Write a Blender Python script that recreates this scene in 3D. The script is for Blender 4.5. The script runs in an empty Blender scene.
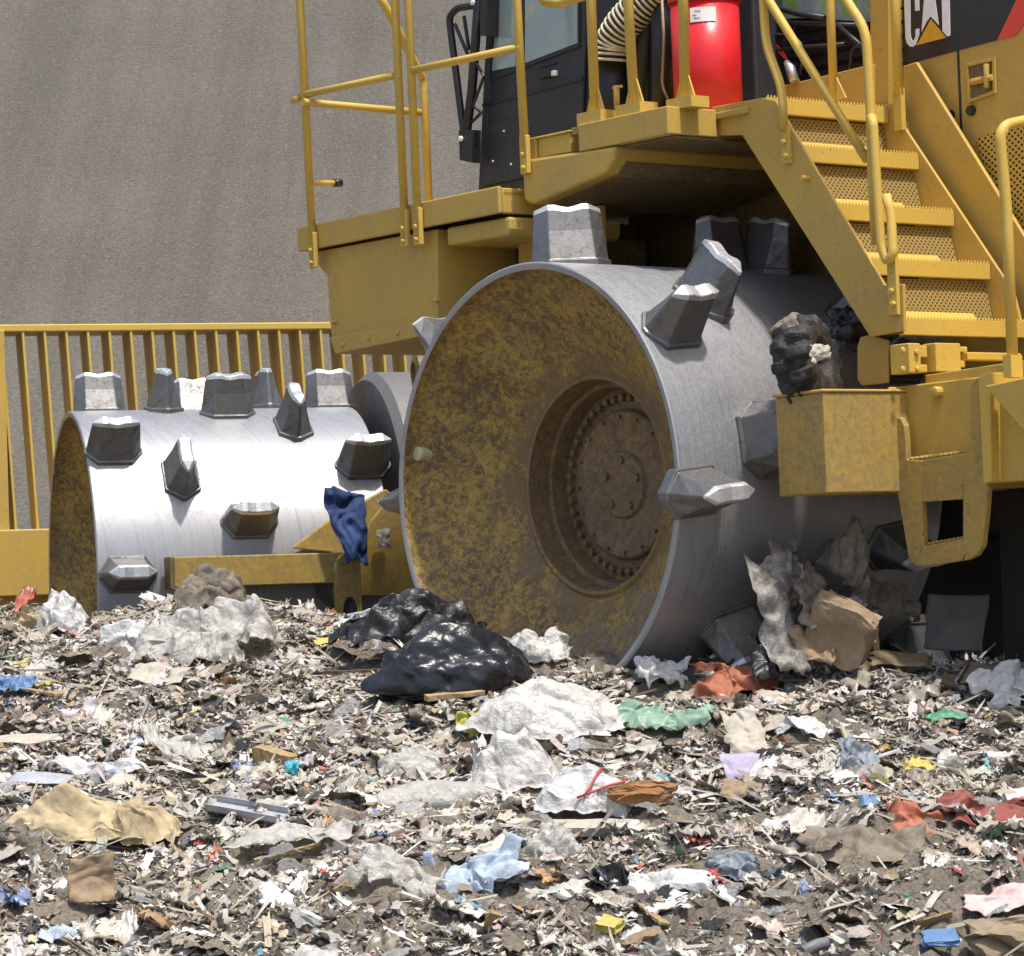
import bpy, math, random
import numpy as np
from mathutils import Matrix, Vector, noise as mn
random.seed(7)
rng = np.random.default_rng(11)
SC = bpy.context.scene
COL = SC.collection
pi = math.pi

# ------------------------------------------------------------------ camera constants and frames
FPX, CX, CY = 3200.0, 512.0, 478.0

class Frame:
    """a tilted machine frame in metres: f forward, l outward left, u up"""
    def __init__(s, ux, uy, a, cx, cy, Y):
        u = np.array([ux, uy, 1.0]); u /= np.linalg.norm(u)
        l = np.array([-math.sin(a), -math.cos(a), 0.0]); l -= u * (l @ u); l /= np.linalg.norm(l)
        s.f, s.l, s.u = np.cross(l, u), l, u
        s.O = np.array([(cx - CX) / FPX * Y, Y, (CY - cy) / FPX * Y])
        s.M = np.array([s.f, s.l, s.u])
    def w(s, pts):
        return np.asarray(pts, float).reshape(-1, 3) @ s.M + s.O
    def p(s, px, py, f=None, l=None, u=None):
        """where the line of sight through a picture point meets one of this frame's planes"""
        d = np.array([(px - CX) / FPX, 1.0, (CY - py) / FPX])
        A, v = (s.f, f) if f is not None else ((s.l, l) if l is not None else (s.u, u))
        t = (v + s.O @ A) / (d @ A); q = d * t - s.O
        return np.array([q @ s.f, q @ s.l, q @ s.u])

R = Frame(-.038, .033, .90, 531, 486, FPX * 1.77 / 448)          # rear frame: big near drum, cab, stairs
A = Frame(-.030, .030, pi / 2 - math.radians(15.8), 72, 586, 16.2)   # front frame: far drum and blade
RAD = .885

# ------------------------------------------------------------------ materials
def newmat(name):
    m = bpy.data.materials.new(name); m.use_nodes = True
    nt = m.node_tree; nt.nodes.clear()
    out = nt.nodes.new('ShaderNodeOutputMaterial'); b = nt.nodes.new('ShaderNodeBsdfPrincipled')
    nt.links.new(b.outputs[0], out.inputs[0])
    return m, nt, b, out
def nd(nt, t, **k):
    n = nt.nodes.new(t)
    for a, v in k.items():
        if a in ('inp',):
            for kk, vv in v.items(): n.inputs[kk].default_value = vv
        else: setattr(n, a, v)
    return n
def noise(nt, scale, detail=6, rough=.6, vec=None, dist=0.0):
    n = nd(nt, 'ShaderNodeTexNoise'); n.inputs['Scale'].default_value = scale; n.inputs['Detail'].default_value = detail
    n.inputs['Roughness'].default_value = rough; n.inputs['Distortion'].default_value = dist
    if vec is not None: nt.links.new(vec, n.inputs['Vector'])
    return n.outputs['Fac']
def ramp(nt, fac, stops, interp='LINEAR'):
    r = nd(nt, 'ShaderNodeValToRGB'); cr = r.color_ramp; cr.interpolation = interp
    while len(cr.elements) < len(stops): cr.elements.new(.5)
    for e, (p, c) in zip(cr.elements, stops):
        e.position = p; e.color = (c, c, c, 1) if not hasattr(c, '__len__') else (*c[:3], 1)
    nt.links.new(fac, r.inputs[0]); return r.outputs[0]
def mix(nt, fac, a, b, mode='MIX'):
    m = nd(nt, 'ShaderNodeMix'); m.data_type = 'RGBA'; m.blend_type = mode
    for s, v in ((m.inputs[0], fac), (m.inputs[6], a), (m.inputs[7], b)):
        if hasattr(v, 'links') or hasattr(v, 'is_linked'): nt.links.new(v, s)
        elif hasattr(v, '__len__'): s.default_value = (*v[:3], 1)
        else: s.default_value = v
    return m.outputs[2]
def objvec(nt, scale=None):
    c = nd(nt, 'ShaderNodeTexCoord'); v = c.outputs['Object']
    if scale:
        mp = nd(nt, 'ShaderNodeMapping'); mp.inputs['Scale'].default_value = scale; nt.links.new(v, mp.inputs[0]); v = mp.outputs[0]
    return v
def bump(nt, b, h, strength=.3, dist=.01):
    n = nd(nt, 'ShaderNodeBump'); n.inputs['Strength'].default_value = strength; n.inputs['Distance'].default_value = dist
    nt.links.new(h, n.inputs['Height']); nt.links.new(n.outputs[0], b.inputs['Normal'])

def paint(name, col, dust, dustcol=(.30, .24, .14), speck=.5, rough=.45):
    m, nt, b, o = newmat(name); v = objvec(nt)
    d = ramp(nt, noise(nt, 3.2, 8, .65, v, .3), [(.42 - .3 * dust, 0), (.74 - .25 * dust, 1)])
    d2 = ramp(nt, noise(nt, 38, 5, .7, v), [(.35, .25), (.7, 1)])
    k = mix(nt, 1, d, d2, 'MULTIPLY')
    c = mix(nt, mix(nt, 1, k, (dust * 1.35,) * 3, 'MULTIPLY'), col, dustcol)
    s = ramp(nt, noise(nt, 70, 3, .55, v), [(.66, 0), (.72, speck)])
    c = mix(nt, s, c, (.09, .06, .03))
    nt.links.new(c, b.inputs['Base Color'])
    nt.links.new(ramp(nt, k, [(0, rough), (1, .8)]), b.inputs['Roughness'])
    bump(nt, b, noise(nt, 90, 3, .5, v), .12, .004)
    return m
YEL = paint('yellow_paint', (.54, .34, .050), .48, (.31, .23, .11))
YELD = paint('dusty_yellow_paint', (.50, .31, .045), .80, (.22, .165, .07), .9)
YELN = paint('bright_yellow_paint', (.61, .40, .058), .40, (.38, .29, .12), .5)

def rusty(name, lo=False):
    m, nt, b, o = newmat(name); v = objvec(nt)
    n1 = mix(nt, .62, noise(nt, 4.0, 10, .76, v, .4), noise(nt, 40, 8, .8, v, .6))
    c = ramp(nt, n1, [(.38, (.075, .052, .03)), (.45, (.16, .10, .04)), (.51, (.37, .24, .05)), (.62, (.50, .345, .075))]
             if not lo else [(.36, (.08, .052, .032)), (.46, (.17, .108, .058)), (.54, (.25, .16, .07)), (.66, (.36, .23, .06))])
    n2 = ramp(nt, noise(nt, 30, 8, .78, v, .5), [(.50, 0), (.58, .8)])
    c = mix(nt, n2, c, (.125, .08, .045))
    n3 = ramp(nt, noise(nt, 75, 4, .6, v), [(.62, 0), (.68, .8)])
    c = mix(nt, n3, c, (.05, .035, .02))
    n4 = ramp(nt, noise(nt, 9, 6, .7, v, .8), [(.62, 0), (.70, .7)])
    c = mix(nt, n4, c, (.22, .20, .17))
    n5 = ramp(nt, noise(nt, 2.2, 5, .6, v, .4), [(.52, 0), (.68, .5)])
    c = mix(nt, n5, c, (.18, .125, .075))
    if not lo:                                          # mud caked on the lower part of the face
        sp = nd(nt, 'ShaderNodeSeparateXYZ'); nt.links.new(v, sp.inputs[0])
        a_ = nd(nt, 'ShaderNodeMath', operation='MULTIPLY_ADD'); nt.links.new(noise(nt, 5, 8, .7, v, .5), a_.inputs[0]); a_.inputs[1].default_value = -1.5; nt.links.new(sp.outputs[2], a_.inputs[2])
        a2 = nd(nt, 'ShaderNodeMath', operation='MULTIPLY_ADD'); nt.links.new(sp.outputs[0], a2.inputs[0]); a2.inputs[1].default_value = .38; nt.links.new(a_.outputs[0], a2.inputs[2])
        a3 = nd(nt, 'ShaderNodeMath', operation='ADD'); nt.links.new(a2.outputs[0], a3.inputs[0]); a3.inputs[1].default_value = 1.0
        # bare rust round the opening, where cleaning has worn the paint away
        w_ = nd(nt, 'ShaderNodeVectorMath', operation='MULTIPLY_ADD'); nt.links.new(v, w_.inputs[0]); w_.inputs[1].default_value = (1, 0, 1); w_.inputs[2].default_value = (0, 0, -.95)
        ln = nd(nt, 'ShaderNodeVectorMath', operation='LENGTH'); nt.links.new(w_.outputs[0], ln.inputs[0])
        wn = nd(nt, 'ShaderNodeMath', operation='MULTIPLY_ADD'); nt.links.new(noise(nt, 7, 9, .75, v, .6), wn.inputs[0]); wn.inputs[1].default_value = .9; nt.links.new(ln.outputs['Value'], wn.inputs[2])
        c = mix(nt, ramp(nt, wn.outputs[0], [(.92, .75), (1.0, .0)]), c, mix(nt, noise(nt, 60, 6, .75, v), (.12, .075, .04), (.26, .165, .07)))
        c = mix(nt, ramp(nt, a3.outputs[0], [(.40, .85), (.62, 0)]), c, mix(nt, noise(nt, 40, 6, .7, v), (.16, .125, .09), (.25, .20, .15)))
    nt.links.new(c, b.inputs['Base Color']); b.inputs['Roughness'].default_value = .62
    bump(nt, b, noise(nt, 45, 6, .7, v), .5, .008)
    return m
RUST = rusty('rust_stained_yellow'); RUSTL = rusty('mud_and_rust', True)

def steel(name, col, r0, r1, dirt, dirtcol=(.12, .105, .09), metal=.72, fine=False):
    m, nt, b, o = newmat(name); v = objvec(nt)
    n = noise(nt, 9, 10, .78, v, .6); nf = noise(nt, 85, 6, .75, v, .3)
    c = mix(nt, ramp(nt, nf, [(.35, 0), (.62, 1)]), tuple(x * (.80 if fine else .62) for x in col), col)
    k = ramp(nt, mix(nt, .68 if fine else .5, n, nf), [(.48, 0), (.60, dirt)])
    if fine:                                            # scrapes running round the drum, specks of stuck mud
        ms = nd(nt, 'ShaderNodeMapping'); ms.inputs['Scale'].default_value = (2.5, 75, 2.5); nt.links.new(v, ms.inputs[0])
        sc_ = noise(nt, 1.0, 5, .7, ms.outputs[0], .3)
        c = mix(nt, ramp(nt, sc_, [(.50, 0), (.66, .55)]), c, tuple(x * .55 for x in col))
        sp_ = ramp(nt, noise(nt, 48, 3, .6, v), [(.71, 0), (.75, .8)])
        k = mix(nt, 1, k, sp_, 'LIGHTEN')
    nt.links.new(mix(nt, k, c, dirtcol), b.inputs['Base Color'])
    nt.links.new(ramp(nt, k, [(0, metal), (1, .15)]), b.inputs['Metallic'])
    nt.links.new(ramp(nt, mix(nt, .5, n, nf), [(.38, r0), (.62, r1)]), b.inputs['Roughness'])
    bump(nt, b, mix(nt, .5, nf, noise(nt, 14, 6, .7, v)), .09 if fine else .18, .006)
    return m
STEEL = steel('worn_polished_steel', (.43, .435, .455), .40, .56, .50, (.23, .218, .20), .66, True)
TOOTH = steel('scuffed_tooth_steel', (.24, .235, .23), .36, .58, .9, (.045, .038, .032), .75)
TIP = steel('polished_tooth_tip', (.72, .72, .72), .3, .46, .5, (.2, .19, .17), .6)
EDGE = steel('worn_tooth_edge', (.46, .46, .46), .35, .5, .6, (.15, .135, .12), .6)
DARKST = steel('grey_dirty_steel', (.26, .25, .24), .5, .75, .9, (.13, .115, .095))

def plain(name, col, rough=.5, metal=0, var=.25, sc=25, spec=None):
    m, nt, b, o = newmat(name); v = objvec(nt)
    nt.links.new(mix(nt, ramp(nt, noise(nt, sc, 6, .65, v), [(.3, 0), (.7, 1)]), tuple(x * (1 - var) for x in col), tuple(min(1, x * (1 + var)) for x in col)), b.inputs['Base Color'])
    b.inputs['Roughness'].default_value = rough; b.inputs['Metallic'].default_value = metal
    bump(nt, b, noise(nt, sc * 3, 4, .6, v), .12, .004)
    return m
BLACK = plain('charcoal_cab_paint', (.026, .027, .032), .5, 0, .3, 30)
BLACKP = plain('black_plastic', (.016, .016, .018), .42)
DECAL = plain('black_decal', (.022, .021, .022), .4, 0, .1)
WHITE = plain('white_decal', (.78, .78, .80), .5, 0, .05)
REDP = plain('red_paint', (.62, .018, .022), .32, 0, .12, 9)
REDD = plain('red_decal', (.70, .06, .035), .45, 0, .08)
YTRI = plain('amber_decal', (.66, .37, .02), .45, 0, .08)
CREAM = plain('cream_wire', (.62, .56, .36), .5)
COPPER = plain('tan_cable', (.40, .27, .13), .5)
PALE = plain('pale_plug', (.52, .48, .26), .6, 0, .3, 60)
LABELW = plain('white_label', (.82, .82, .80), .5, 0, .04)
REDW = plain('red_wire', (.55, .03, .03), .5)
SILV = plain('silver_metal', (.55, .55, .54), .35, .8)
SHADEK = paint('underbody_shade', (.014, .012, .010), .6, (.03, .025, .018), .6, .8)  # near-black that paints in the deep shade under the machine
DARKY = paint('grimy_shaded_paint', (.27, .175, .045), .9, (.10, .075, .042), 1)  # dirty frame yellow, also darkened to carry the shade under fender and deck
def glassmat():
    m, nt, b, o = newmat('tinted_glass')
    b.inputs['Base Color'].default_value = (.16, .23, .24, 1); b.inputs['Roughness'].default_value = .06
    b.inputs['Specular IOR Level'].default_value = .8
    v = objvec(nt)
    nt.links.new(ramp(nt, noise(nt, 3, 3, .5, v), [(.3, (.20, .26, .26)), (.7, (.30, .37, .36))]), b.inputs['Base Color'])
    return m
GLASS = glassmat()
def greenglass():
    m, nt, b, o = newmat('patchy_green_windscreen')
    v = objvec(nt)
    nt.links.new(ramp(nt, noise(nt, 9, 3, .5, v, .4), [(.40, (.20, .27, .30)), (.52, (.24, .33, .30)), (.60, (.16, .36, .07))]), b.inputs['Base Color'])  # blue-grey glass colour with green patches
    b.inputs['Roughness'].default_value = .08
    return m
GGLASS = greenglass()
def meshplate():
    m, nt, b, o = newmat('perforated_plate'); v = objvec(nt, (1, 1, 1))
    sp = nd(nt, 'ShaderNodeSeparateXYZ'); nt.links.new(v, sp.inputs[0])
    def cell(sock, s):
        a = nd(nt, 'ShaderNodeMath', operation='MULTIPLY'); nt.links.new(sock, a.inputs[0]); a.inputs[1].default_value = s
        c = nd(nt, 'ShaderNodeMath', operation='SINE'); nt.links.new(a.outputs[0], c.inputs[0]); return c.outputs[0]
    # holes on a square lattice in the plate: (across, up)
    dt = nd(nt, 'ShaderNodeVectorMath', operation='DOT_PRODUCT'); nt.links.new(v, dt.inputs[0]); dt.inputs[1].default_value = (0, 1, 0)
    ya = cell(dt.outputs['Value'], 2 * pi / .024); za = cell(sp.outputs[2], 2 * pi / .024)
    xa = cell(sp.outputs[0], 2 * pi / .021)
    q = nd(nt, 'ShaderNodeMath', operation='MULTIPLY'); nt.links.new(ya, q.inputs[0]); nt.links.new(za, q.inputs[1])
    h = ramp(nt, q.outputs[0], [(.30, 0), (.45, 1)])
    nt.links.new(mix(nt, h, (.30, .20, .05), (.03, .022, .012)), b.inputs['Base Color']); b.inputs['Roughness'].default_value = .7
    return m
PERF = meshplate()
def perfhood():
    m, nt, b, o = newmat('perforated_hood_vent'); v = objvec(nt)
    sp = nd(nt, 'ShaderNodeSeparateXYZ'); nt.links.new(v, sp.inputs[0])
    def cell(sock, s):
        a = nd(nt, 'ShaderNodeMath', operation='MULTIPLY'); nt.links.new(sock, a.inputs[0]); a.inputs[1].default_value = s
        c = nd(nt, 'ShaderNodeMath', operation='SINE'); nt.links.new(a.outputs[0], c.inputs[0]); return c.outputs[0]
    q = nd(nt, 'ShaderNodeMath', operation='MULTIPLY'); nt.links.new(cell(sp.outputs[0], 2 * pi / .032), q.inputs[0]); nt.links.new(cell(sp.outputs[2], 2 * pi / .026), q.inputs[1])
    h = ramp(nt, q.outputs[0], [(.2, 0), (.34, 1)])
    nt.links.new(mix(nt, h, (.55, .34, .05), (.02, .015, .01)), b.inputs['Base Color']); b.inputs['Roughness'].default_value = .6
    return m
PERFH = perfhood()

# ------------------------------------------------------------------ mesh builder
def rounded(pts, r, n=6):
    pts = [np.asarray(p, float) for p in pts]; out = [pts[0]]
    for i in range(1, len(pts) - 1):
        a, b, c = pts[i - 1], pts[i], pts[i + 1]
        da, dc = a - b, c - b; la, lc = np.linalg.norm(da), np.linalg.norm(dc)
        k = min(r, la * .49, lc * .49); p0, p1 = b + da / la * k, b + dc / lc * k
        for t in np.linspace(0, 1, n): out.append((1 - t) ** 2 * p0 + 2 * t * (1 - t) * b + t * t * p1)
    out.append(pts[-1]); return out

class MB:
    def __init__(s, fr): s.fr = fr; s.v = []; s.fc = []; s.mi = []; s.n = 0; s.cur = 0; s.sm = []; s.smooth = False
    def add(s, verts, faces):
        verts = np.asarray(verts, float).reshape(-1, 3)
        s.v.append(s.fr.w(verts) if s.fr else verts)
        for f in faces: s.fc.append(tuple(i + s.n for i in f)); s.mi.append(s.cur); s.sm.append(s.smooth)
        s.n += len(verts); return s
    def hull8(s, q):
        return s.add(q, [(0, 3, 2, 1), (4, 5, 6, 7), (0, 1, 5, 4), (1, 2, 6, 5), (2, 3, 7, 6), (3, 0, 4, 7)])
    def box(s, f0, f1, l0, l1, u0, u1):
        f0, f1 = sorted((f0, f1)); l0, l1 = sorted((l0, l1)); u0, u1 = sorted((u0, u1))
        return s.hull8([(f0, l0, u0), (f1, l0, u0), (f1, l1, u0), (f0, l1, u0), (f0, l0, u1), (f1, l0, u1), (f1, l1, u1), (f0, l1, u1)])
    def prism(s, poly, vec):
        poly = np.asarray(poly, float); vec = np.asarray(vec, float); n = len(poly)
        nrm = np.zeros(3)
        for i in range(n): nrm += np.cross(poly[i], poly[(i + 1) % n])
        if nrm @ vec > 0: poly = poly[::-1]
        fcs = [tuple(range(n)), tuple(range(2 * n - 1, n - 1, -1))] + [(i, i + n, (i + 1) % n + n, (i + 1) % n) for i in range(n)]
        return s.add(np.vstack([poly, poly + vec]), fcs)
    def side(s, poly_fu, l0, l1):
        return s.prism([(p[0], l0, p[1]) for p in poly_fu], (0, l1 - l0, 0))
    def plan(s, poly_fl, u0, u1):
        return s.prism([(p[0], p[1], u0) for p in poly_fl], (0, 0, u1 - u0))
    def tube(s, pts, r, n=12, rr=0.0, caps=True):
        if rr: pts = rounded(pts, rr)
        pts = [np.asarray(p, float) for p in pts]; V = []; t0 = None
        rad = r if hasattr(r, '__len__') else [r] * len(pts)
        for i, p in enumerate(pts):
            t = pts[min(i + 1, len(pts) - 1)] - pts[max(i - 1, 0)]; t /= np.linalg.norm(t)
            if t0 is None:
                a = np.array([0, 0, 1.]) if abs(t[2]) < .9 else np.array([1., 0, 0]); x = np.cross(t, a)
            else: x = x - t * (x @ t)
            x /= np.linalg.norm(x); y = np.cross(t, x); t0 = t
            for k in range(n):
                c = 2 * pi * k / n; V.append(p + rad[i] * (math.cos(c) * x + math.sin(c) * y))
        m = len(pts); F = [(i * n + k, i * n + (k + 1) % n, (i + 1) * n + (k + 1) % n, (i + 1) * n + k) for i in range(m - 1) for k in range(n)]
        o = s.smooth; s.smooth = True; base = s.n; s.add(V, F); s.smooth = o
        if caps:
            s.fc += [tuple(base + k for k in range(n))[::-1], tuple(base + (m - 1) * n + k for k in range(n))]; s.mi += [s.cur] * 2; s.sm += [False] * 2
        return s
    def lathe(s, prof, n=96, c=(0, 0), closed=False):
        """profile of (l, r) turned about the l axis through (f, u) = c"""
        V = [(c[0] + r * math.cos(2 * pi * k / n), l, c[1] + r * math.sin(2 * pi * k / n)) for l, r in prof for k in range(n)]
        m = len(prof); F = []
        for i in range(m - 1 + (1 if closed else 0)):
            j = (i + 1) % m
            F += [(i * n + k, j * n + k, j * n + (k + 1) % n, i * n + (k + 1) % n) for k in range(n)]
        return s.add(V, F)
    def build(s, name, mats, parent=None, bevel=0, world_inv=None, recalc=False):
        me = bpy.data.meshes.new(name)
        v = np.vstack(s.v)
        me.from_pydata(v.tolist(), [], s.fc)
        mats = mats if isinstance(mats, (list, tuple)) else [mats]
        for m in mats: me.materials.append(m)
        me.polygons.foreach_set('material_index', s.mi); me.polygons.foreach_set('use_smooth', s.sm)
        if recalc:
            import bmesh
            bm = bmesh.new(); bm.from_mesh(me); bmesh.ops.recalc_face_normals(bm, faces=bm.faces); bm.to_mesh(me); bm.free()
        me.update()
        o = bpy.data.objects.new(name, me); COL.objects.link(o)
        if parent is not None:
            root = parent
            while root.parent: root = root.parent
            me.transform(ROOTINV[root.name]); o.parent = parent
        if bevel:
            b = o.modifiers.new('edge', 'BEVEL'); b.width = bevel; b.segments = 2; b.limit_method = 'ANGLE'; b.angle_limit = math.radians(35)
        return o
ROOTINV = {}
def root(name, label, cat, M):
    o = bpy.data.objects.new(name, None); COL.objects.link(o); o.matrix_world = M; o.empty_display_size = .3
    o['label'] = label; o['category'] = cat; ROOTINV[name] = M.inverted(); return o

# ------------------------------------------------------------------ terrain
def lat_noise(x, y, seed):
    xi = np.floor(x).astype(np.int64); yi = np.floor(y).astype(np.int64); fx = x - xi; fy = y - yi
    def h(a, b):
        n = (a * 374761393 + b * 668265263 + seed * 982451653) & 0xffffffff
        n = ((n ^ (n >> 13)) * 1274126177) & 0xffffffff
        return ((n ^ (n >> 16)) & 0xffff) / 65535.0
    sx = fx * fx * (3 - 2 * fx); sy = fy * fy * (3 - 2 * fy)
    return (h(xi, yi) * (1 - sx) + h(xi + 1, yi) * sx) * (1 - sy) + (h(xi, yi + 1) * (1 - sx) + h(xi + 1, yi + 1) * sx) * sy
def sstep(a, b, x): t = np.clip((x - a) / (b - a), 0, 1); return t * t * (3 - 2 * t)
def base_z(X, Y):
    X = np.asarray(X, float); Y = np.asarray(Y, float)
    s = sstep(.15, -1.3, X)
    Yc = 12.45 + 1.75 * s - .35 * sstep(.6, 2.2, X); zc = -.735 + .14 * s - .02 * sstep(.6, 2.2, X)
    t = np.clip((Y - 8.9) / (Yc - 8.9), 0, 1)
    front = -1.50 + (zc + 1.50) * (t * .9 + .1 * np.sin(t * pi / 2))
    d = np.clip(Y - Yc, 0, None)
    back = zc - (.12 + .62 * s) * sstep(0, 1.3, d) - .3 * sstep(2, 8, d)
    z = np.where(Y < Yc, front, back)
    return np.where(Y < 8.9, -1.50 - .25 * sstep(8.9, 6.5, Y), z)
def relief(X, Y):
    fade = sstep(7.5, 8.6, Y) * sstep(22, 15.5, Y) * sstep(7, 5, np.abs(X))
    n = .11 * (lat_noise(X * 1.6, Y * 1.6, 1) - .5) + .075 * (lat_noise(X * 4.3, Y * 4.3, 2) - .5) + .05 * (lat_noise(X * 10, Y * 10, 3) - .5)
    r = np.abs(lat_noise(X * 19, Y * 19, 4) - .5) * 2
    n = n + .040 * (.5 - r) + .030 * (lat_noise(X * 38, Y * 38, 5) - .5) + .02 * (lat_noise(X * 58, Y * 58, 6) - .5)
    return n * fade
def ground_z(X, Y): return base_z(X, Y) + relief(X, Y)
def ground_at(px, py):
    ts = np.arange(7.0, 17.0, .01)
    X = (px - CX) / FPX * ts; Z = (CY - py) / FPX * ts
    hit = np.nonzero(Z <= base_z(X, ts) + .0)[0]
    Y = ts[hit[0]] if len(hit) else 14.0
    x = (px - CX) / FPX * Y
    return np.array([x, Y, float(ground_z(np.array([x]), np.array([Y]))[0])])

def grow(a, step, n, k): 
    o = [a]
    for i in range(n): step *= k; o.append(o[-1] + step)
    return o
xs = np.arange(-3.7, 3.701, .017); ys = np.arange(8.5, 15.0, .017)
xs = np.concatenate([np.array(grow(3.7, .03, 30, 1.27))[1:][::-1] * -1, xs, np.array(grow(3.7, .03, 30, 1.27))[1:]])
ys = np.concatenate([(8.5 - (np.array(grow(0, .03, 30, 1.27))[1:]))[::-1], ys, 15.0 + np.array(grow(0, .03, 30, 1.27))[1:]])
GX, GY = np.meshgrid(xs, ys)
GZ = ground_z(GX, GY)
def gridmesh(name, X, Y, Z, mat, smooth=True):
    h, w = X.shape
    V = np.stack([X, Y, Z], -1).reshape(-1, 3)
    i = np.arange(h * w).reshape(h, w)
    Q = np.stack([i[:-1, :-1], i[:-1, 1:], i[1:, 1:], i[1:, :-1]], -1).reshape(-1, 4)
    return fastmesh(name, V, Q, mat, smooth)
def fastmesh(name, V, Q, mat, smooth=False, col=None):
    me = bpy.data.meshes.new(name); k = Q.shape[1]
    me.vertices.add(len(V)); me.vertices.foreach_set('co', V.astype(np.float32).ravel())
    me.loops.add(Q.size); me.loops.foreach_set('vertex_index', Q.astype(np.int32).ravel())
    me.polygons.add(len(Q)); me.polygons.foreach_set('loop_start', np.arange(0, Q.size, k, dtype=np.int32))
    me.polygons.foreach_set('use_smooth', np.full(len(Q), smooth))
    me.update(calc_edges=True); me.materials.append(mat)
    if col is not None:
        a = me.color_attributes.new('piece_colour', 'FLOAT_COLOR', 'POINT')
        a.data.foreach_set('color', np.concatenate([col, np.ones((len(col), 1))], 1).astype(np.float32).ravel())
    o = bpy.data.objects.new(name, me); COL.objects.link(o); return o

def soilmat():
    m, nt, b, o = newmat('landfill_soil'); v = objvec(nt)
    c = ramp(nt, noise(nt, 2.5, 10, .7, v, .3), [(.32, (.155, .127, .094)), (.5, (.235, .197, .152)), (.66, (.31, .265, .21))])
    c = mix(nt, ramp(nt, noise(nt, 55, 6, .75, v), [(.46, 0), (.60, .7)]), c, (.08, .062, .045))
    c = mix(nt, ramp(nt, noise(nt, 130, 3, .6, v), [(.64, 0), (.70, .9)]), c, (.42, .39, .34))
    nt.links.new(c, b.inputs['Base Color']); b.inputs['Roughness'].default_value = .9
    bump(nt, b, noise(nt, 60, 8, .75, v), .9, .02)
    return m
SOIL = soilmat()
g = gridmesh('ground', GX, GY, GZ, SOIL); g['kind'] = 'structure'

def gravelmat():
    m, nt, b, o = newmat('compacted_gravel_slope'); v = objvec(nt)
    c = ramp(nt, noise(nt, .35, 8, .6, v, .4), [(.35, (.128, .113, .088)), (.65, (.162, .145, .114))])
    # long faint dozer tracks running down the slope
    mp = nd(nt, 'ShaderNodeMapping'); mp.inputs['Rotation'].default_value = (0, 0, math.radians(-34)); mp.inputs['Scale'].default_value = (1.3, .05, .05)
    nt.links.new(v, mp.inputs[0])
    c = mix(nt, ramp(nt, noise(nt, 1.6, 5, .65, mp.outputs[0]), [(.40, .5), (.60, 0)]), c, (.085, .075, .058))
    c = mix(nt, ramp(nt, noise(nt, 30, 8, .85, v), [(.38, .8), (.53, 0)]), c, (.055, .048, .037))
    c = mix(nt, ramp(nt, noise(nt, 44, 5, .8, v), [(.56, 0), (.66, .8)]), c, (.33, .31, .27))
    nt.links.new(c, b.inputs['Base Color']); b.inputs['Roughness'].default_value = .95
    bump(nt, b, noise(nt, 14, 8, .8, v), .8, .05)
    return m
hx = np.linspace(-120, 120, 240); hy = np.concatenate([np.linspace(24, 60, 120), np.linspace(61, 170, 40)])
HX, HY = np.meshgrid(hx, hy)
HZ = -2.2 + .62 * (HY - 24) + .25 * (lat_noise(HX * .35, HY * .35, 21) - .5) + .10 * (lat_noise(HX * 1.2, HY * 1.2, 22) - .5)
h = gridmesh('hillside', HX, HY, HZ, gravelmat()); h['kind'] = 'structure'

# ------------------------------------------------------------------ the compactor
base = R.O - .95 * R.u
Mroot = Matrix([[R.f[0], R.l[0], R.u[0], base[0]], [R.f[1], R.l[1], R.u[1], base[1]], [R.f[2], R.l[2], R.u[2], base[2]], [0, 0, 0, 1]])
CMP = root('landfill_compactor', 'huge yellow landfill compactor with studded steel drums, dark cab and side stairs', 'compactor', Mroot)
P = R.p

# --- toothed drums
def tooth_mesh():
    """flat long flanks, wedge-shaped ends, a worn wavy crown"""
    b = MB(None); L, W, E, FL = .126, .074, .010, .60
    ts = [-1, -FL, -.4, -.2, 0, .2, .4, FL, 1]; n = len(ts)
    hw = lambda t: 1.0 if abs(t) <= FL + 1e-6 else E / W
    def loop(kl, kw, zf):
        top = [(L * kl * t, -W * kw * hw(t), zf(t)) for t in ts]; return top + [(x, -y, z) for x, y, z in top[::-1]]
    wave = lambda h, a: (lambda t: h - a * (.5 + .5 * math.cos(t * 2 * pi * .95)) - a * .5 * t * t)
    loops = [loop(1.07, 1.14, lambda t: -.03), loop(1.07, 1.14, lambda t: .012), loop(1.0, 1.0, lambda t: .013), loop(.93, .62, lambda t: .11), loop(.88, .44, wave(.182, .009))]
    m = 2 * n; V = [p for lp in loops for p in lp]
    b.add(V, [(j * m + i, j * m + (i + 1) % m, (j + 1) * m + (i + 1) % m, (j + 1) * m + i) for j in range(len(loops) - 1) for i in range(m)])
    b.cur = 1
    l0, l1 = loop(.88, .44, wave(.182, .009)), loop(.86, .33, wave(.202, .013))
    b.add(l0 + l1, [(i, (i + 1) % m, (i + 1) % m + m, i + m) for i in range(m)] + [(m + i, m + i + 1, 2 * m - 2 - i, 2 * m - 1 - i) for i in range(n - 1)])
    o = b.build('tooth', [TOOTH, TIP, EDGE], None, recalc=True)
    bv = o.modifiers.new('edge', 'BEVEL'); bv.width = .0035; bv.segments = 2; bv.limit_method = 'ANGLE'; bv.angle_limit = math.radians(24)
    return o
TOOTHOBJ = tooth_mesh(); tooth_used = [False]
RI = Mroot.inverted()
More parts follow.
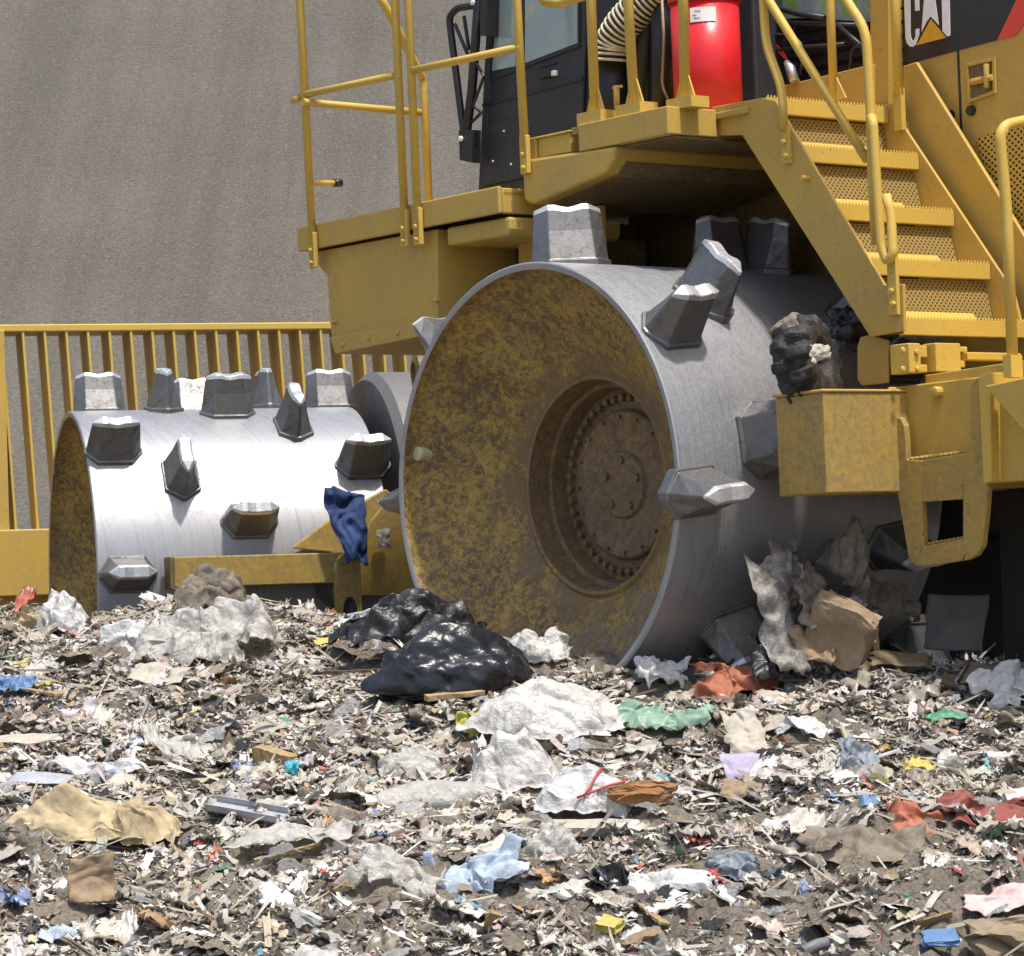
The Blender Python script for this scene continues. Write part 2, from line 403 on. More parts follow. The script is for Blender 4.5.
def put_tooth(fr, par, l, th, circ, tw=0.0, sc=1.0):
    c, s = math.cos(th), math.sin(th)
    nrm = c * fr.f + s * fr.u; tan = -s * fr.f + c * fr.u; ax = fr.l
    pos = fr.w((RAD * c, l, RAD * s))[0]
    x, y = (tan, -ax) if circ else (ax, tan)
    ct, st = math.cos(tw), math.sin(tw); x, y = ct * x + st * y, -st * x + ct * y
    y = np.cross(nrm, x)
    M = Matrix([[x[i] * sc, y[i] * sc, nrm[i] * sc, pos[i]] for i in range(3)] + [[0, 0, 0, 1]])
    if tooth_used[0]: o = TOOTHOBJ.copy(); COL.objects.link(o)
    else: o = TOOTHOBJ; tooth_used[0] = True
    o.parent = par; o.matrix_local = RI @ M
def cyl_hit(fr, px, py):
    d = np.array([(px - CX) / FPX, 1.0, (CY - py) / FPX]); D = fr.M @ d; O = fr.M @ (-fr.O)
    a = D[0] ** 2 + D[2] ** 2; bq = 2 * (O[0] * D[0] + O[2] * D[2]); cc = O[0] ** 2 + O[2] ** 2 - RAD ** 2
    t = (-bq - math.sqrt(max(bq * bq - 4 * a * cc, 0))) / (2 * a); q = O + t * D
    return q[1], math.atan2(q[2], q[0])

def drum(fr, L, near=True, side=1):
    b = MB(fr); b.smooth = True
    b.lathe([(-.004, RAD - .030), (0, RAD - .024), (0, RAD - .006), (-.006, RAD), (-L * .25, RAD), (-L * .5, RAD), (-L * .75, RAD), (-L + .006, RAD), (-L, RAD - .006), (-L, RAD - .026), (-L + .004, RAD - .03)], 144)
    b.lathe([(-L + .004, RAD - .03), (-L + .05, RAD - .034), (-L + .05, .2)], 144)
    dr = b.build('drum', STEEL, CMP, recalc=False)
    dr.data.set_sharp_from_angle(angle=math.radians(40))
    b = MB(fr); b.smooth = True
    b.lathe([(-.004, RAD - .030), (-.05, RAD - .032), (-.065, RAD - .045), (-.12, .80), (-.20, .70), (-.30, .52), (-.335, .455), (-.325, .440), (-.33, .425)], 144)
    b.build('dished_face', RUST, dr).data.set_sharp_from_angle(angle=math.radians(40))
    b = MB(fr); b.smooth = True
    b.lathe([(-.33, .4255), (-.36, .42), (-.425, .415), (-.425, .41), (-.43, .395), (-.505, .39), (-.51, .31), (-.505, .305), (-.485, .30), (-.478, .29), (-.478, .265), (-.488, .25), (-.486, .14), (-.47, .13), (-.47, .0)], 96)
    b.smooth = False
    for k in range(44):
        t = 2 * pi * k / 44; c, s = math.cos(t), math.sin(t)
        b.lathe([(-.515, .0165), (-.48, .0165), (-.478, .011), (-.478, 0)], 6, (0.352 * c, 0.352 * s))
    for k in range(5):
        t = 2 * pi * (k + .3) / 5; b.lathe([(-.48, .017), (-.458, .017), (-.458, 0)], 6, (.10 * math.cos(t), .10 * math.sin(t)))
    for k in range(16):
        t = 2 * pi * k / 16; b.lathe([(-.48, .008), (-.464, .008), (-.464, 0)], 6, (.275 * math.cos(t), .275 * math.sin(t)))
    b.build('hub', RUSTL, dr).data.set_sharp_from_angle(angle=math.radians(35))
    return dr
DB = drum(R, 1.41)
DA = drum(A, 1.45)
LA = 1.45
# face plugs
for fr, dr, (px, py), r in ((R, DB, (421, 454), .030), (R, DB, (411, 476), .017), (A, DA, (60, 551), .034)):
    q = fr.p(px, py, l=-.075)
    b = MB(fr); b.lathe([(-.13, r), (-.056, r), (-.050, r * .8), (-.050, 0)], 20, (q[0], q[2])); b.build('plug', PALE if r > .02 else DARKST, dr)
# near drum teeth: (x, y of root centre, set along the rim?, twist)
for px, py, circ, tw in ((671, 330, 0, .1), (703, 300, 1, .05), (694, 492, 0, .1), (757, 440, 1, 0), (730, 625, 0, .35), (826, 575, 1, .2), (892, 545, 0, .15), (912, 636, 0, 0), (850, 330, 1, 0)):
    l, th = cyl_hit(R, px, py); put_tooth(R, DB, l, th, circ, tw, 1.12)
for l, th, circ in ((-.27, math.radians(88), 0), (-1.02, math.radians(92), 0), (-1.20, math.radians(98), 1), (-.18, math.radians(41), 0), (-.16, math.radians(-1), 0), (-.2, math.radians(-118), 0),
                    (-.5, math.radians(45), 1), (-.9, math.radians(45), 0), (-1.2, math.radians(20), 1), (-.5, math.radians(0), 1), (-1.28, math.radians(150), 0)):
    put_tooth(R, DB, l, th, circ, -.55 if l == -.27 else 0, 1.24 if l == -.27 else 1.12)
# far drum teeth: l from the picture, elevation of the root above the horizontal through the axle
def la(px): return -(px - 74) / 281 * LA
for px, phi, circ in ((113, 47, 0), (242, 19, 0), (125, 3, 0), (355, 39, 0), (178, 36, 1), (288, 60, 1), (223, 73, 0), (97, 97, 0), (160, 84, 1), (194, 105, 0), (264, 96, 1), (331, 96, 0),
                     (160, 128, 1), (110, 150, 0), (240, 150, 0), (330, 140, 1), (200, 182, 1), (300, 190, 0), (320, 0, 1), (190, -20, 1), (270, -32, 0)):
    put_tooth(A, DA, la(px - 23 * math.cos(math.radians(phi)) + 9 * max(0, math.sin(math.radians(phi))) ** 4), pi - math.radians(phi), circ, 0, 1.06)
# far side drums (mostly hidden)
for fr, L, off in ((R, 1.41, 3.85), (A, 1.45, 3.9)):
    b = MB(fr); b.smooth = True
    b.lathe([(-off + L, RAD - .03), (-off + L, RAD), (-off, RAD), (-off, RAD - .03), (-off + .1, RAD - .03), (-off + .1, .05)], 96)
    b.lathe([(-off + L - .06, RAD - .03), (-off + L - .06, .05)], 96)
    d2 = b.build('drum', STEEL, CMP); d2.data.set_sharp_from_angle(angle=math.radians(40))
    for k in range(10): put_tooth(fr, d2, -off + .2 + (k % 4) * .33, 2 * pi * k / 10, k % 2, 0, 1.0)

# --- frame / body
b = MB(R); b.box(-3.6, 1.9, -1.52, -2.3, -.25, 1.05); b.build('chassis', SHADEK, CMP, .01)
b = MB(R); b.lathe([(-1.3, .30), (-2.5, .30)], 32); b.build('axle', DARKST, CMP)
# underside of the near arch: inner guard plate
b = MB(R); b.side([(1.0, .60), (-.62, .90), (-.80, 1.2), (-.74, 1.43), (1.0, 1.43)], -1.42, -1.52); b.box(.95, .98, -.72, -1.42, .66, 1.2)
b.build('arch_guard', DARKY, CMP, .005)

# --- lower front platform
b = MB(R)
b.side([(.515, 1.155), (.515, 1.268), (1.985, 1.256), (1.985, 1.146)], -.30, -.32)
b.box(.515, 1.985, -.32, -1.35, 1.225, 1.25); b.side([(1.965, 1.148), (1.965, 1.25), (1.985, 1.25), (1.985, 1.148)], -.322, -1.35)
b.side([(.515, 1.155), (.515, 1.262), (.535, 1.262), (.535, 1.155)], -.322, -.60)
b.build('platform', YEL, CMP, .006)
b = MB(R); b.side([(.515, 1.063), (.500, 1.09), (.500, 1.140), (.93, 1.142), (.93, 1.063)], -.34, -.95); b.build('platform_beam', YEL, CMP, .012)
q = [P(308, 253, l=-.34), P(327, 276, l=-.34), P(331, 333, l=-.34), P(335, 354, l=-.34), P(438, 333, l=-.34), P(437, 229, l=-.34)]
b = MB(R); b.side([(x[0], x[2]) for x in q], -.34, -1.25); 
q2 = [P(330, 337, l=-.33), P(336, 354, l=-.33), P(438, 333, l=-.33), P(438, 318, l=-.33)]
b.side([(x[0], x[2]) for x in q2], -.325, -.345)
for px, py in ((343, 345), (369, 338), (398, 333), (427, 327), (333, 322), (436, 300)):
    x = P(px, py, l=-.325); b.lathe([(-.34, .012), (-.315, .012), (-.313, 0)], 8, (x[0], x[2]))
b.build('storage_box', YEL, CMP, .006)
b = MB(R); b.box(.44, .80, -.62, -.70, .86, 1.16); b.box(.30, .43, -.66, -.70, .95, 1.18); b.build('side_panel', YEL, CMP, .008)
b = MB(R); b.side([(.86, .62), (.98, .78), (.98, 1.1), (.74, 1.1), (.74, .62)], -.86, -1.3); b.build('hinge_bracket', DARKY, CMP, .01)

# --- wheel fender and cab platform
b = MB(R)
b.side([(.475, 1.375), (.475, 1.215), (.455, 1.195), (.41, 1.183), (.18, 1.215), (-.05, 1.255), (-.105, 1.30), (-.125, 1.355)], -.40, -1.40)
b.build('wheel_fender', YEL, CMP, .012)
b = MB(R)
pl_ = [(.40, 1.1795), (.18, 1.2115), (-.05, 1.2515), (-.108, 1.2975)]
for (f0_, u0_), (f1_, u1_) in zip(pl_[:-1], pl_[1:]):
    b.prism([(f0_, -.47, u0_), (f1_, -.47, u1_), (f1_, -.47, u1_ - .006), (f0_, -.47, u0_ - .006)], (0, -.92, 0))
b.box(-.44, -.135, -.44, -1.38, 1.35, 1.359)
b.build('underside_shade', DARKY, CMP)  # dark sheets added under fender and deck, painting in shade and mud
b = MB(R); b.box(.19, .40, -.43, -.60, 1.375, 1.455); b.box(.405, .455, -.42, -.60, 1.375, 1.46); b.box(.18, .462, -.415, -.62, 1.455, 1.463); b.build('step_box', YELN, CMP, .004)
b = MB(R)
b.plan([(.105, -.40), (-.447, -.40), (-.447, -.660), (-.43, -.660), (-.43, -.418), (.105, -.418)], 1.362, 1.473)
b.plan([(.105, -.418), (-.43, -.418), (-.43, -.66), (-.62, -.66), (-.62, -1.5), (.105, -1.5)], 1.435, 1.462)
b.box(-.10, -.43, -.42, -1.4, 1.362, 1.40)
b.build('cab_platform', YEL, CMP, .005)
b = MB(R); b.box(.085, .17, -.42, -1.0, 1.44, 1.47); b.build('deck_lip', YELD, CMP, .004)

# --- stairs
S0 = [P(712, 107, l=-.68), P(712, 136, l=-.68), P(742, 135, l=-.68), P(870, 337, l=-.68), P(904, 331, l=-.68), P(903, 284, l=-.68), P(884, 285, l=-.68), P(775, 101, l=-.68), P(761, 98, l=-.68)]
b = MB(R); b.side([(x[0], x[2]) for x in S0], -.68, -.695)
for px, py in ((804, 179), (882, 262)):
    x = P(px, py, l=-.68); 
stairs = b.build('stairs', YEL, CMP, .003)
S1 = [P(872, 105, l=-1.375), P(901, 103, l=-1.375), P(902, 124, l=-1.375), P(1013, 292, l=-1.375), P(1024, 336, l=-1.375), P(985, 340, l=-1.375), P(880, 170, l=-1.375)]
b = MB(R); b.side([(x[0], x[2]) for x in S1], -1.375, -1.39); b.build('stringer', YEL, stairs, .003)
TR = [(P(767, 97, l=-.70), 15), (P(797, 145, l=-.70), 17), (P(832, 203, l=-.70), 17), (P(868, 258, l=-.70), 17), (P(904, 318, l=-.70), 16)]
for i, (q, hp) in enumerate(TR):
    f0, u0 = q[0], q[2]; H = .062
    b = MB(R)
    b.box(f0, f0 + .006, -.696, -1.372, u0 - H, u0)
    b.box(f0 + .006, f0 + .20, -.696, -1.372, u0 - .012, u0 - .004)
    b.box(f0 + .006, f0 + .03, -.696, -1.372, u0 - H, u0 - H + .006)
    n = 38
    for k in range(n):                                   # serrated grip edge
        l0 = -.70 - (k + .15) * .668 / n; l1 = l0 - .668 / n * .6
        b.prism([(f0, l0, u0), (f0, l1, u0), (f0, (l0 + l1) / 2 - .001, u0 + .011)], (.006, 0, 0))
    if i: # gusset tabs under the tread
        b.prism([(f0 + .05, -1.27, u0 - .02), (f0 + .05, -1.35, u0 - .02), (f0 + .05, -1.32, u0 - .085)], (.006, 0, 0))
    b.build('tread', YELN, stairs, .002)
for i in range(len(TR)):
    q = TR[i][0]; f0, u0 = q[0], q[2]
    f1, u1 = (TR[i - 1][0][0], TR[i - 1][0][2] - .065) if i else (f0 + .2, u0)
    if i == 0: continue
    # kick plate leaning back, then the perforated riser above it
    fa = f0 + .165; fb = f0 + .19
    b = MB(R); b.prism([(f0 + .13, -.70, u0 + .001), (f0 + .165, -.70, u0 + .045), (f0 + .172, -.70, u0 + .045), (f0 + .137, -.70, u0 + .001)], (0, -.55, 0)); b.build('kick_plate', YELN, stairs, .002)
    b = MB(R); b.prism([(f0 + .172, -.70, u0 + .02), (f1 + .03, -.70, u1 - .004), (f1 + .036, -.70, u1 - .004), (f0 + .178, -.70, u0 + .02)], (0, -.67, 0)); b.build('riser', PERF, stairs)
# bolts on the stringer
for px, py in ((784, 142), (786, 156), (891, 291), (893, 304), (804, 178)):
    b = MB(R); x = P(px, py, l=-.655); b.lathe([(-.70, .011), (-.645, .011), (-.643, 0)], 8, (x[0], x[2])); b.build('bolt', YELN, stairs)

# --- guard rails
def rails(name, specs, mat=YELN, par=CMP, bolts=True):
    b = MB(R)
    for pts, r, rr in specs: b.tube(pts, r, 14, rr)
    return b.build(name, mat, par)
RL = -.285
tip = lambda px, py, l, d=.5: None
def up(q, d, lean=0.0): return q + np.array([lean, 0, d])
# front platform rail
p1b, p1t = P(313, 246, l=RL), P(300, 0, l=RL)
pab, pat = P(418, 222, l=RL), P(408, 0, l=RL)
paa, paat = P(405, 224, l=RL), P(395, 0, l=RL)
pdb, pdt = P(525, 150, l=-.385), P(517, 0, l=-.385)
f1 = p1b[0]
pcb = P(429, 196, f=f1 - .04); pcm = P(425, 113, f=f1 - .04)
lc = pcb[1]
ext = 1.35
p1T = p1b + (p1t - p1b) * ext; paT = paa + (paat - paa) * ext
rails('guard_rail', [
    ([p1b - np.array([0, 0, .06]), p1T, paT, paa - np.array([0, 0, .06])], .0185, .09),
    ([P(300, 96, l=RL) * 1, P(396, 75, l=RL)], .0165, 0),
    ([P(293, 101, l=RL), P(301, 97, l=RL)], .0165, 0),
    ([np.array([pcb[0], lc, 1.25]), np.array([pcm[0] + .01, lc, pcm[2] + .15]), P(421, 75, f=f1 - .04), P(393, 20, f=f1 - .10), P(376, -10, f=f1 - .1)], .0185, .12),
    ([P(303, 102, f=f1 - .02), P(425, 113, f=f1 - .02)], .0165, 0)])
paT2 = pab + (pat - pab) * ext; pdT = pdb + (pdt - pdb) * ext
rails('guard_rail', [
    ([pab - np.array([0, 0, .06]), paT2, pdT, pdb - np.array([0, 0, .03])], .0185, .09),
    ([P(411, 71, l=RL), P(521, 47, l=-.385)], .0165, 0)])
# flattened, bolted feet of the rail posts
for q, l in ((p1b, -.274), (paa, -.274), (pab, -.274), (pdb, -.374)):
    b = MB(R)
    b.box(q[0] - .024, q[0] + .024, l, l - .022, q[2] - .10, q[2] + .06)
    for dz in (-.075, -.02): b.lathe([(l - .01, .011), (l + .012, .011), (l + .013, 0)], 8, (q[0], q[2] + dz))
    b.build('rail_foot', YELN, CMP, .004)
b = MB(R); q = P(314, 183, l=RL); q2 = P(334, 183, f=q[0]); b.tube([q, q2], .012, 10); b.cur = 1; q3 = P(341, 183, f=q[0]); b.tube([q2, q3], .018, 10); b.build('rail_latch', [YELN, BLACKP], CMP)
# cab platform posts with gussets
def post(px0, py0, px1, py1, l):
    q = P(px1, py1, l=l); t = P(px0, py0, l=l); T = q + (t - q) * (1 + .75 / max(np.linalg.norm(t - q), .1) * .8)
    b.tube([q, T], .021, 14)
    b.prism([(q[0] - .055, l, q[2]), (q[0] + .055, l, q[2]), (q[0] + .018, l, q[2] + .10), (q[0] - .018, l, q[2] + .10)], (0, -.008, 0))
    b.box(q[0] - .075, q[0] + .075, l + .035, l - .06, 1.466, max(1.48, q[2])); return T
b = MB(R); T1 = post(591, 0, 595, 112, -.45); T2 = post(628, 0, 634, 104, -.45); T3 = post(683, 0, 685, 98, -.50)
b.tube([P(546, 2, l=-.45), P(560, 3, l=-.45), P(590, -6, l=-.45)], .021, 12)
b.tube([P(546, 2, l=-.45), P(536, -8, l=-.45), P(536, -60, l=-.45)], .021, 12)
b.tube([T2, T3], .021, 12); b.tube([T1, T1 + np.array([.3, 0, .0])], .021, 12)
b.build('guard_rail', YELN, CMP)
b = MB(R); q = P(617, 109, l=-.47); b.tube([q, q + np.array([0, 0, .095])], .012, 10); b.tube([q + np.array([-.035, 0, .088]), q + np.array([.02, 0, .088])], .006, 8); b.build('lock_pin', YELN, CMP)
# stair hand rails
SL = -.66
hr = [P(763, -60, l=SL), P(763, 0, l=SL), P(766, 45, l=SL), P(782, 88, l=SL), P(784, 130, l=SL)]
b = MB(R); b.tube(hr, .0175, 14, .06); q = hr[-1]
b.box(q[0] - .02, q[0] + .02, SL, SL - .018, q[2] - .13, q[2] + .02)
b.tube([P(757, -20, l=SL), P(771, 4, l=SL), P(867, 160, l=SL)], .0175, 14)
b.tube([P(820, -46, l=SL), P(846, 0, l=SL), P(866, 30, l=SL), P(871, 120, l=SL), P(872, 175, l=SL), P(876, 245, l=SL)], .0185, 14, .07)
q0 = P(873, 121, l=SL + .03)
b.tube([P(871, 117, l=SL), q0, P(877, 190, l=SL + .03), P(881, 246, l=SL + .03), P(887, 262, l=SL + .025), P(893, 254, l=SL + .02), P(891, 215, l=SL), P(886, 195, l=SL)], .0185, 14, .03)
q = P(892, 288, l=SL); b.box(q[0] - .022, q[0] + .022, SL, SL - .018, q[2] - .10, q[2] + .14)
b.build('hand_rail', YELN, CMP)
b = MB(R); b.tube([P(829, -60, l=-1.2), P(830, 0, l=-1.2), P(834, 100, l=-1.2)], .018, 14); q = P(838, 92, l=-1.2); b.prism([(q[0], -1.2, q[2] - .03), (q[0] - .05, -1.2, q[2] - .03), (q[0], -1.2, q[2] + .06)], (0, .008, 0)); b.build('hand_rail', YELN, CMP)
b = MB(R); b.tube([P(893, -60, l=-1.36), P(895, 0, l=-1.36), P(899, 95, l=-1.36)], .02, 14); q = P(899, 108, l=-1.36); b.box(q[0] - .022, q[0] + .022, -1.35, -1.374, q[2] - .09, q[2] + .08); b.build('hand_rail', YELN, CMP)
b = MB(R); b.box(-1.46, -2.6, -1.10, -1.16, -.75, -.10); b.build('dark_backing', SHADEK, CMP, .004)  # added plate, no real part: keeps the view through the step window dark
HL = -.62
b = MB(R); fq = P(1013, 366, l=HL)[0]
top = [P(1013, 372, f=fq), P(1007, 215, f=fq), P(1001, 150, f=fq), P(1000, 134, f=fq), P(1006, 125, f=fq), P(1024, 121, f=fq), P(1060, 114, f=fq), P(1072, 130, f=fq), P(1082, 375, f=fq)]
b.tube(top, .0205, 14, .05)
b.box(fq - .02, fq + .02, top[0][1] + .03, top[0][1] - .03, top[0][2] - .02, top[0][2] + .06); b.build('hand_rail', YELN, CMP)

# --- cab
CL = -1.10
cabo = [P(477, 200, l=CL), P(474, 183, l=CL), P(485, 0, l=CL)]
top_u = 3.0
lean = (cabo[2][0] - cabo[1][0]) / (cabo[2][2] - cabo[1][2])
ft = cabo[1][0] + lean * (top_u - cabo[1][2])
b = MB(R); b.side([(cabo[1][0], 1.26), (ft, top_u), (.52, top_u), (.52, 1.26)], CL, -2.6)
b.side([(.52, 1.26), (.52, top_u), (-.02, top_u), (-.02, 1.26)], -1.28, -2.6)
cab = b.build('cab', BLACK, CMP, .012)
b = MB(R); b.box(ft + .08, -.1, CL + .06, -2.66, top_u, top_u + .09); b.build('roof', BLACK, cab, .02)
def onplane(pts, l): return [(x[0], x[2]) for x in (P(px, py, l=l) for px, py in pts)]
b = MB(R); b.side(onplane([(482, 186), (489, 78), (493, 0), (494, -60), (584, -80), (585, 45), (582, 112), (583, 165)], CL + .018), CL + .018, CL + .001)
door = b.build('door', BLACK, cab, .008)
b = MB(R); b.side(onplane([(488, 82), (494, 0), (495, -50), (580, -70), (579, 47)], CL + .026), CL + .026, CL + .014); b.build('window_frame', BLACKP, door, .004)
b = MB(R); b.side(onplane([(492, 71), (497, 2), (498, -42), (514, -46), (515, 66)], CL + .029), CL + .029, CL + .022)
b.side(onplane([(525, 63), (525, -48), (577, -60), (577, 43)], CL + .029), CL + .029, CL + .022); b.build('window', GLASS, door)
b = MB(R); b.side(onplane([(482, 107), (482, 104), (582, 77), (582, 80)], CL + .024), CL + .024, CL + .015); b.build('seam', BLACKP, door)
b = MB(R); b.side(onplane([(538, 79), (538, 73), (551, 70), (551, 76)], CL + .034), CL + .034, CL + .015); b.side(onplane([(539, 68), (539, 66), (555, 62), (555, 64)], CL + .026), CL + .026, CL + .015); b.cur = 1
b.side(onplane([(551, 76), (551, 71), (554, 70), (554, 75)], CL + .04), CL + .04, CL + .015); b.build('handle', [BLACKP, WHITE], door, .002)
for px, py in ((502, 131), (491, 161), (509, 164)):
    b = MB(R); x = P(px, py, l=CL + .03); b.lathe([(CL + .01, .007), (CL + .022, .005), (CL + .0225, 0)], 8, (x[0], x[2])); b.build('latch_rivet', WHITE, door)
# mirror bracket of black tube beside the cab door
ML = -1.02
b = MB(R); PL = lambda px, py: P(px, py, l=ML)
b.tube([PL(467, 150), PL(462, 120), PL(449, 17), PL(457, 8), PL(479, 5)], .017, 10, .03)
b.tube([PL(464, 152), PL(472, 90), PL(479, -6)], .022, 10)
b.tube([PL(455, 24), PL(470, 60)], .009, 8); b.tube([PL(464, 16), PL(469, 50)], .009, 8)
b.tube([PL(474, 60), PL(484, 76), PL(473, 106), PL(481, 112)], .008, 8); b.tube([PL(472, 122), PL(482, 112)], .008, 8)
b.side([(x[0], x[2]) for x in (PL(462, 130), PL(463, 160), PL(475, 163), PL(476, 130))], ML + .02, ML - .03)
b.side([(x[0], x[2]) for x in (PL(484, 0), PL(483, 36), PL(490, 36), PL(491, -20))], ML + .02, ML - .05)
b.cur = 1
for px, py in ((465, 139), (477, 3)):
    x = PL(px, py); b.lathe([(ML, .013), (ML + .03, .013), (ML + .033, 0)], 10, (x[0], x[2]))
b.build('mirror_bracket', [BLACKP, WHITE], CMP, .003)

# --- machinery between cab and hood
b = MB(R)
hs = [P(611, 60, l=-1.0), P(612, 45, l=-1.0), P(620, 28, l=-1.0), P(636, 10, l=-1.02), P(655, -8, l=-1.05), P(690, -40, l=-1.1)]
hs = rounded(hs, .08, 8)
b.tube(hs, .075, 18); b.cur = 1
acc = 0; 
for i in range(len(hs) - 1):
    a_, c_ = np.array(hs[i]), np.array(hs[i + 1]); seg = np.linalg.norm(c_ - a_); 
    while acc < seg:
        m_ = a_ + (c_ - a_) * acc / seg; d_ = (c_ - a_) / seg * .0055
        b.tube([m_ - d_, m_ + d_], .081, 18); acc += .024
    acc -= seg
b.build('intake_hose', [BLACKP, CREAM], CMP)
b = MB(R); q = P(611, 80, l=-1.03); b.tube([q - np.array([0, 0, .22]), q + np.array([0, 0, .12])], .082, 20); b.tube([P(640, 110, l=-1.1), P(648, 20, l=-1.1), P(652, -30, l=-1.1)], .05, 14); b.tube([P(664, 120, l=-1.08), P(665, -20, l=-1.08)], .06, 14); b.build('air_canister', BLACKP, CMP)
b = MB(R); b.tube([P(662, 0, l=-.98), P(664, 40, l=-.98), P(662, 85, l=-.98), P(668, 99, l=-.98)], .006, 8, .03); b.build('cable', COPPER, CMP)
# red pressure tank
qa, qb = P(674, 104, l=-.97), P(738, 104, l=-.97)
TC = np.array([(qa[0] + qb[0]) / 2 + .005, -.97 - .02, 0]); tr = .143
ub = 1.462; 
b = MB(R); b.tube([(TC[0], TC[1], ub), (TC[0], TC[1], 1.995)], tr, 40)
b.tube([(TC[0], TC[1], 1.995), (TC[0], TC[1], 2.02)], tr + .009, 40)
b.tube([(TC[0], TC[1], 2.02), (TC[0], TC[1], 2.16), (TC[0], TC[1], 2.21), (TC[0], TC[1], 2.235)], [tr, tr, tr * .8, tr * .3], 40)
tank = b.build('pressure_tank', REDP, CMP)
# its white label wraps the near side
b = MB(R); lab = []
for t in np.linspace(math.radians(113), math.radians(156), 8):
    for z in (1.895, 1.955): lab.append((TC[0] + (tr + .002) * math.cos(t), TC[1] + (tr + .002) * math.sin(t), z))
b.add(lab, [(2 * i, 2 * i + 2, 2 * i + 3, 2 * i + 1) for i in range(7)])
b.cur = 1
for z0, t0, t1 in ((1.937, 121, 131), (1.92, 117, 124), (1.908, 119, 130)):
    ln = [(TC[0] + (tr + .0035) * math.cos(math.radians(t)), TC[1] + (tr + .0035) * math.sin(math.radians(t)), z) for t in np.linspace(t0, t1, 4) for z in (z0, z0 + .004)]
    b.add(ln, [(2 * i, 2 * i + 2, 2 * i + 3, 2 * i + 1) for i in range(3)])
b.build('tank_label', [LABELW, DARKST], tank)
# ledge, louvres, windscreen and loose wiring
b = MB(R)
LG = -1.40
b.side(onplane([(700, 110), (740, 96), (872, 64), (872, 112), (720, 140)], LG), LG, -1.5); b.build('hood_ledge', YEL, CMP, .004)
b = MB(R); b.box(.10, -.72, -1.52, -1.7, 1.4, 2.35)
for k in range(7): 
    z = 1.68 + k * .055; b.prism([(-.0, -1.51, z), (-.0, -1.47, z + .012), (-.0, -1.51, z + .02)], (-.68, 0, 0))
b.build('louvre_panel', BLACK, CMP, .004)
b = MB(R); b.side(onplane([(735, 24), (735, -60), (872, -60), (872, 22), (800, 18)], -1.46), -1.455, -1.47); b.build('rear_window', GGLASS, CMP)
b = MB(R); b.tube([P(740, -2, l=-1.42), P(800, 14, l=-1.42), P(825, 18, l=-1.42)], .013, 8); b.tube([P(735, 22, l=-1.44), P(870, 26, l=-1.44)], .012, 8)
b.tube([P(836, 24, l=-1.42), P(868, 52, l=-1.42)], .012, 8); b.build('wiper', BLACKP, CMP)
b = MB(R)
for pts, mi in (([(742, 27), (765, 36), (782, 50), (788, 62)], 0), ([(742, 29), (772, 44), (785, 58)], 0), ([(745, 50), (765, 34), (795, 36), (805, 50), (800, 75)], 1), ([(746, 48), (762, 52), (800, 47), (845, 44)], 1), ([(850, 70), (852, 48), (862, 44)], 1)):
    b.cur = mi; b.tube(rounded([P(x, y, l=-1.41) for x, y in pts], .05), .005 if mi == 0 else .008, 8)
b.build('wiring', [REDW, BLACKP], CMP)
b = MB(R); b.tube([P(795, 82, l=-1.38), P(790, 68, l=-1.38), P(786, 62, l=-1.38)], [.022, .022, .012], 12); b.build('valve', SILV, CMP)

# --- engine hood
HO = -1.50
b = MB(R); b.side([(-.70, .35), (-.70, 2.5), (-3.6, 2.5), (-3.6, .35)], HO, -2.9); hood = b.build('engine_hood', YEL, CMP, .01)
b = MB(R); b.side(onplane([(870, 105), (870, -60), (888, -60), (889, 105)], -1.42), -1.42, -1.60); b.build('corner_post', YEL, hood, .004)
b = MB(R); b.side(onplane([(889, 105), (888, -60), (892, -60), (893, 60), (891, 104)], -1.47), -1.47, -1.52); b.build('rubber_seal', BLACKP, hood)
b = MB(R); b.side(onplane([(904, 65), (903, -60), (1015, -60), (1017, 0), (998, 40)], HO), HO + .004, HO - .01); b.build('black_panel', DECAL, hood)
b = MB(R); b.side(onplane([(998, 40), (1017, 0), (1046, -60), (1075, -60), (1028, 20), (1016, 36)], HO), HO + .0045, HO - .01); b.build('red_stripe', REDD, hood)
# lettering: C, A, T and the amber triangle that cuts their feet
def zp(x, y): return 880 + x * 144 / 810, y * 170 / 956   # points read off an enlarged view of the panel
b = MB(R); 
def glyph(pts, h): b.side(onplane([zp(*p) for p in pts], HO), HO + h, HO + .001)
C_out = [(140, -60), (150, 215), (158, 245), (172, 261), (190, 264), (208, 252), (225, 200), (226, 160), (206, 165), (206, 205), (198, 225), (188, 228), (180, 215), (177, 190), (175, -55), (190, -75), (200, -60), (204, 62), (226, 60), (222, -70), (205, -115), (180, -120), (152, -105)]
glyph(C_out, .007)
glyph([(240, 180), (262, -110), (300, -118), (335, 140), (322, 125), (291, 92), (268, 122)], .007)
glyph([(335, -75), (335, -120), (420, -135), (420, -92), (395, -88), (400, 200), (384, 206), (358, 175), (352, -78)], .007)
b.cur = 1; glyph([(213, 255), (292, 108), (378, 212)], .0065)
b.build('emblem', [WHITE, YTRI], hood)
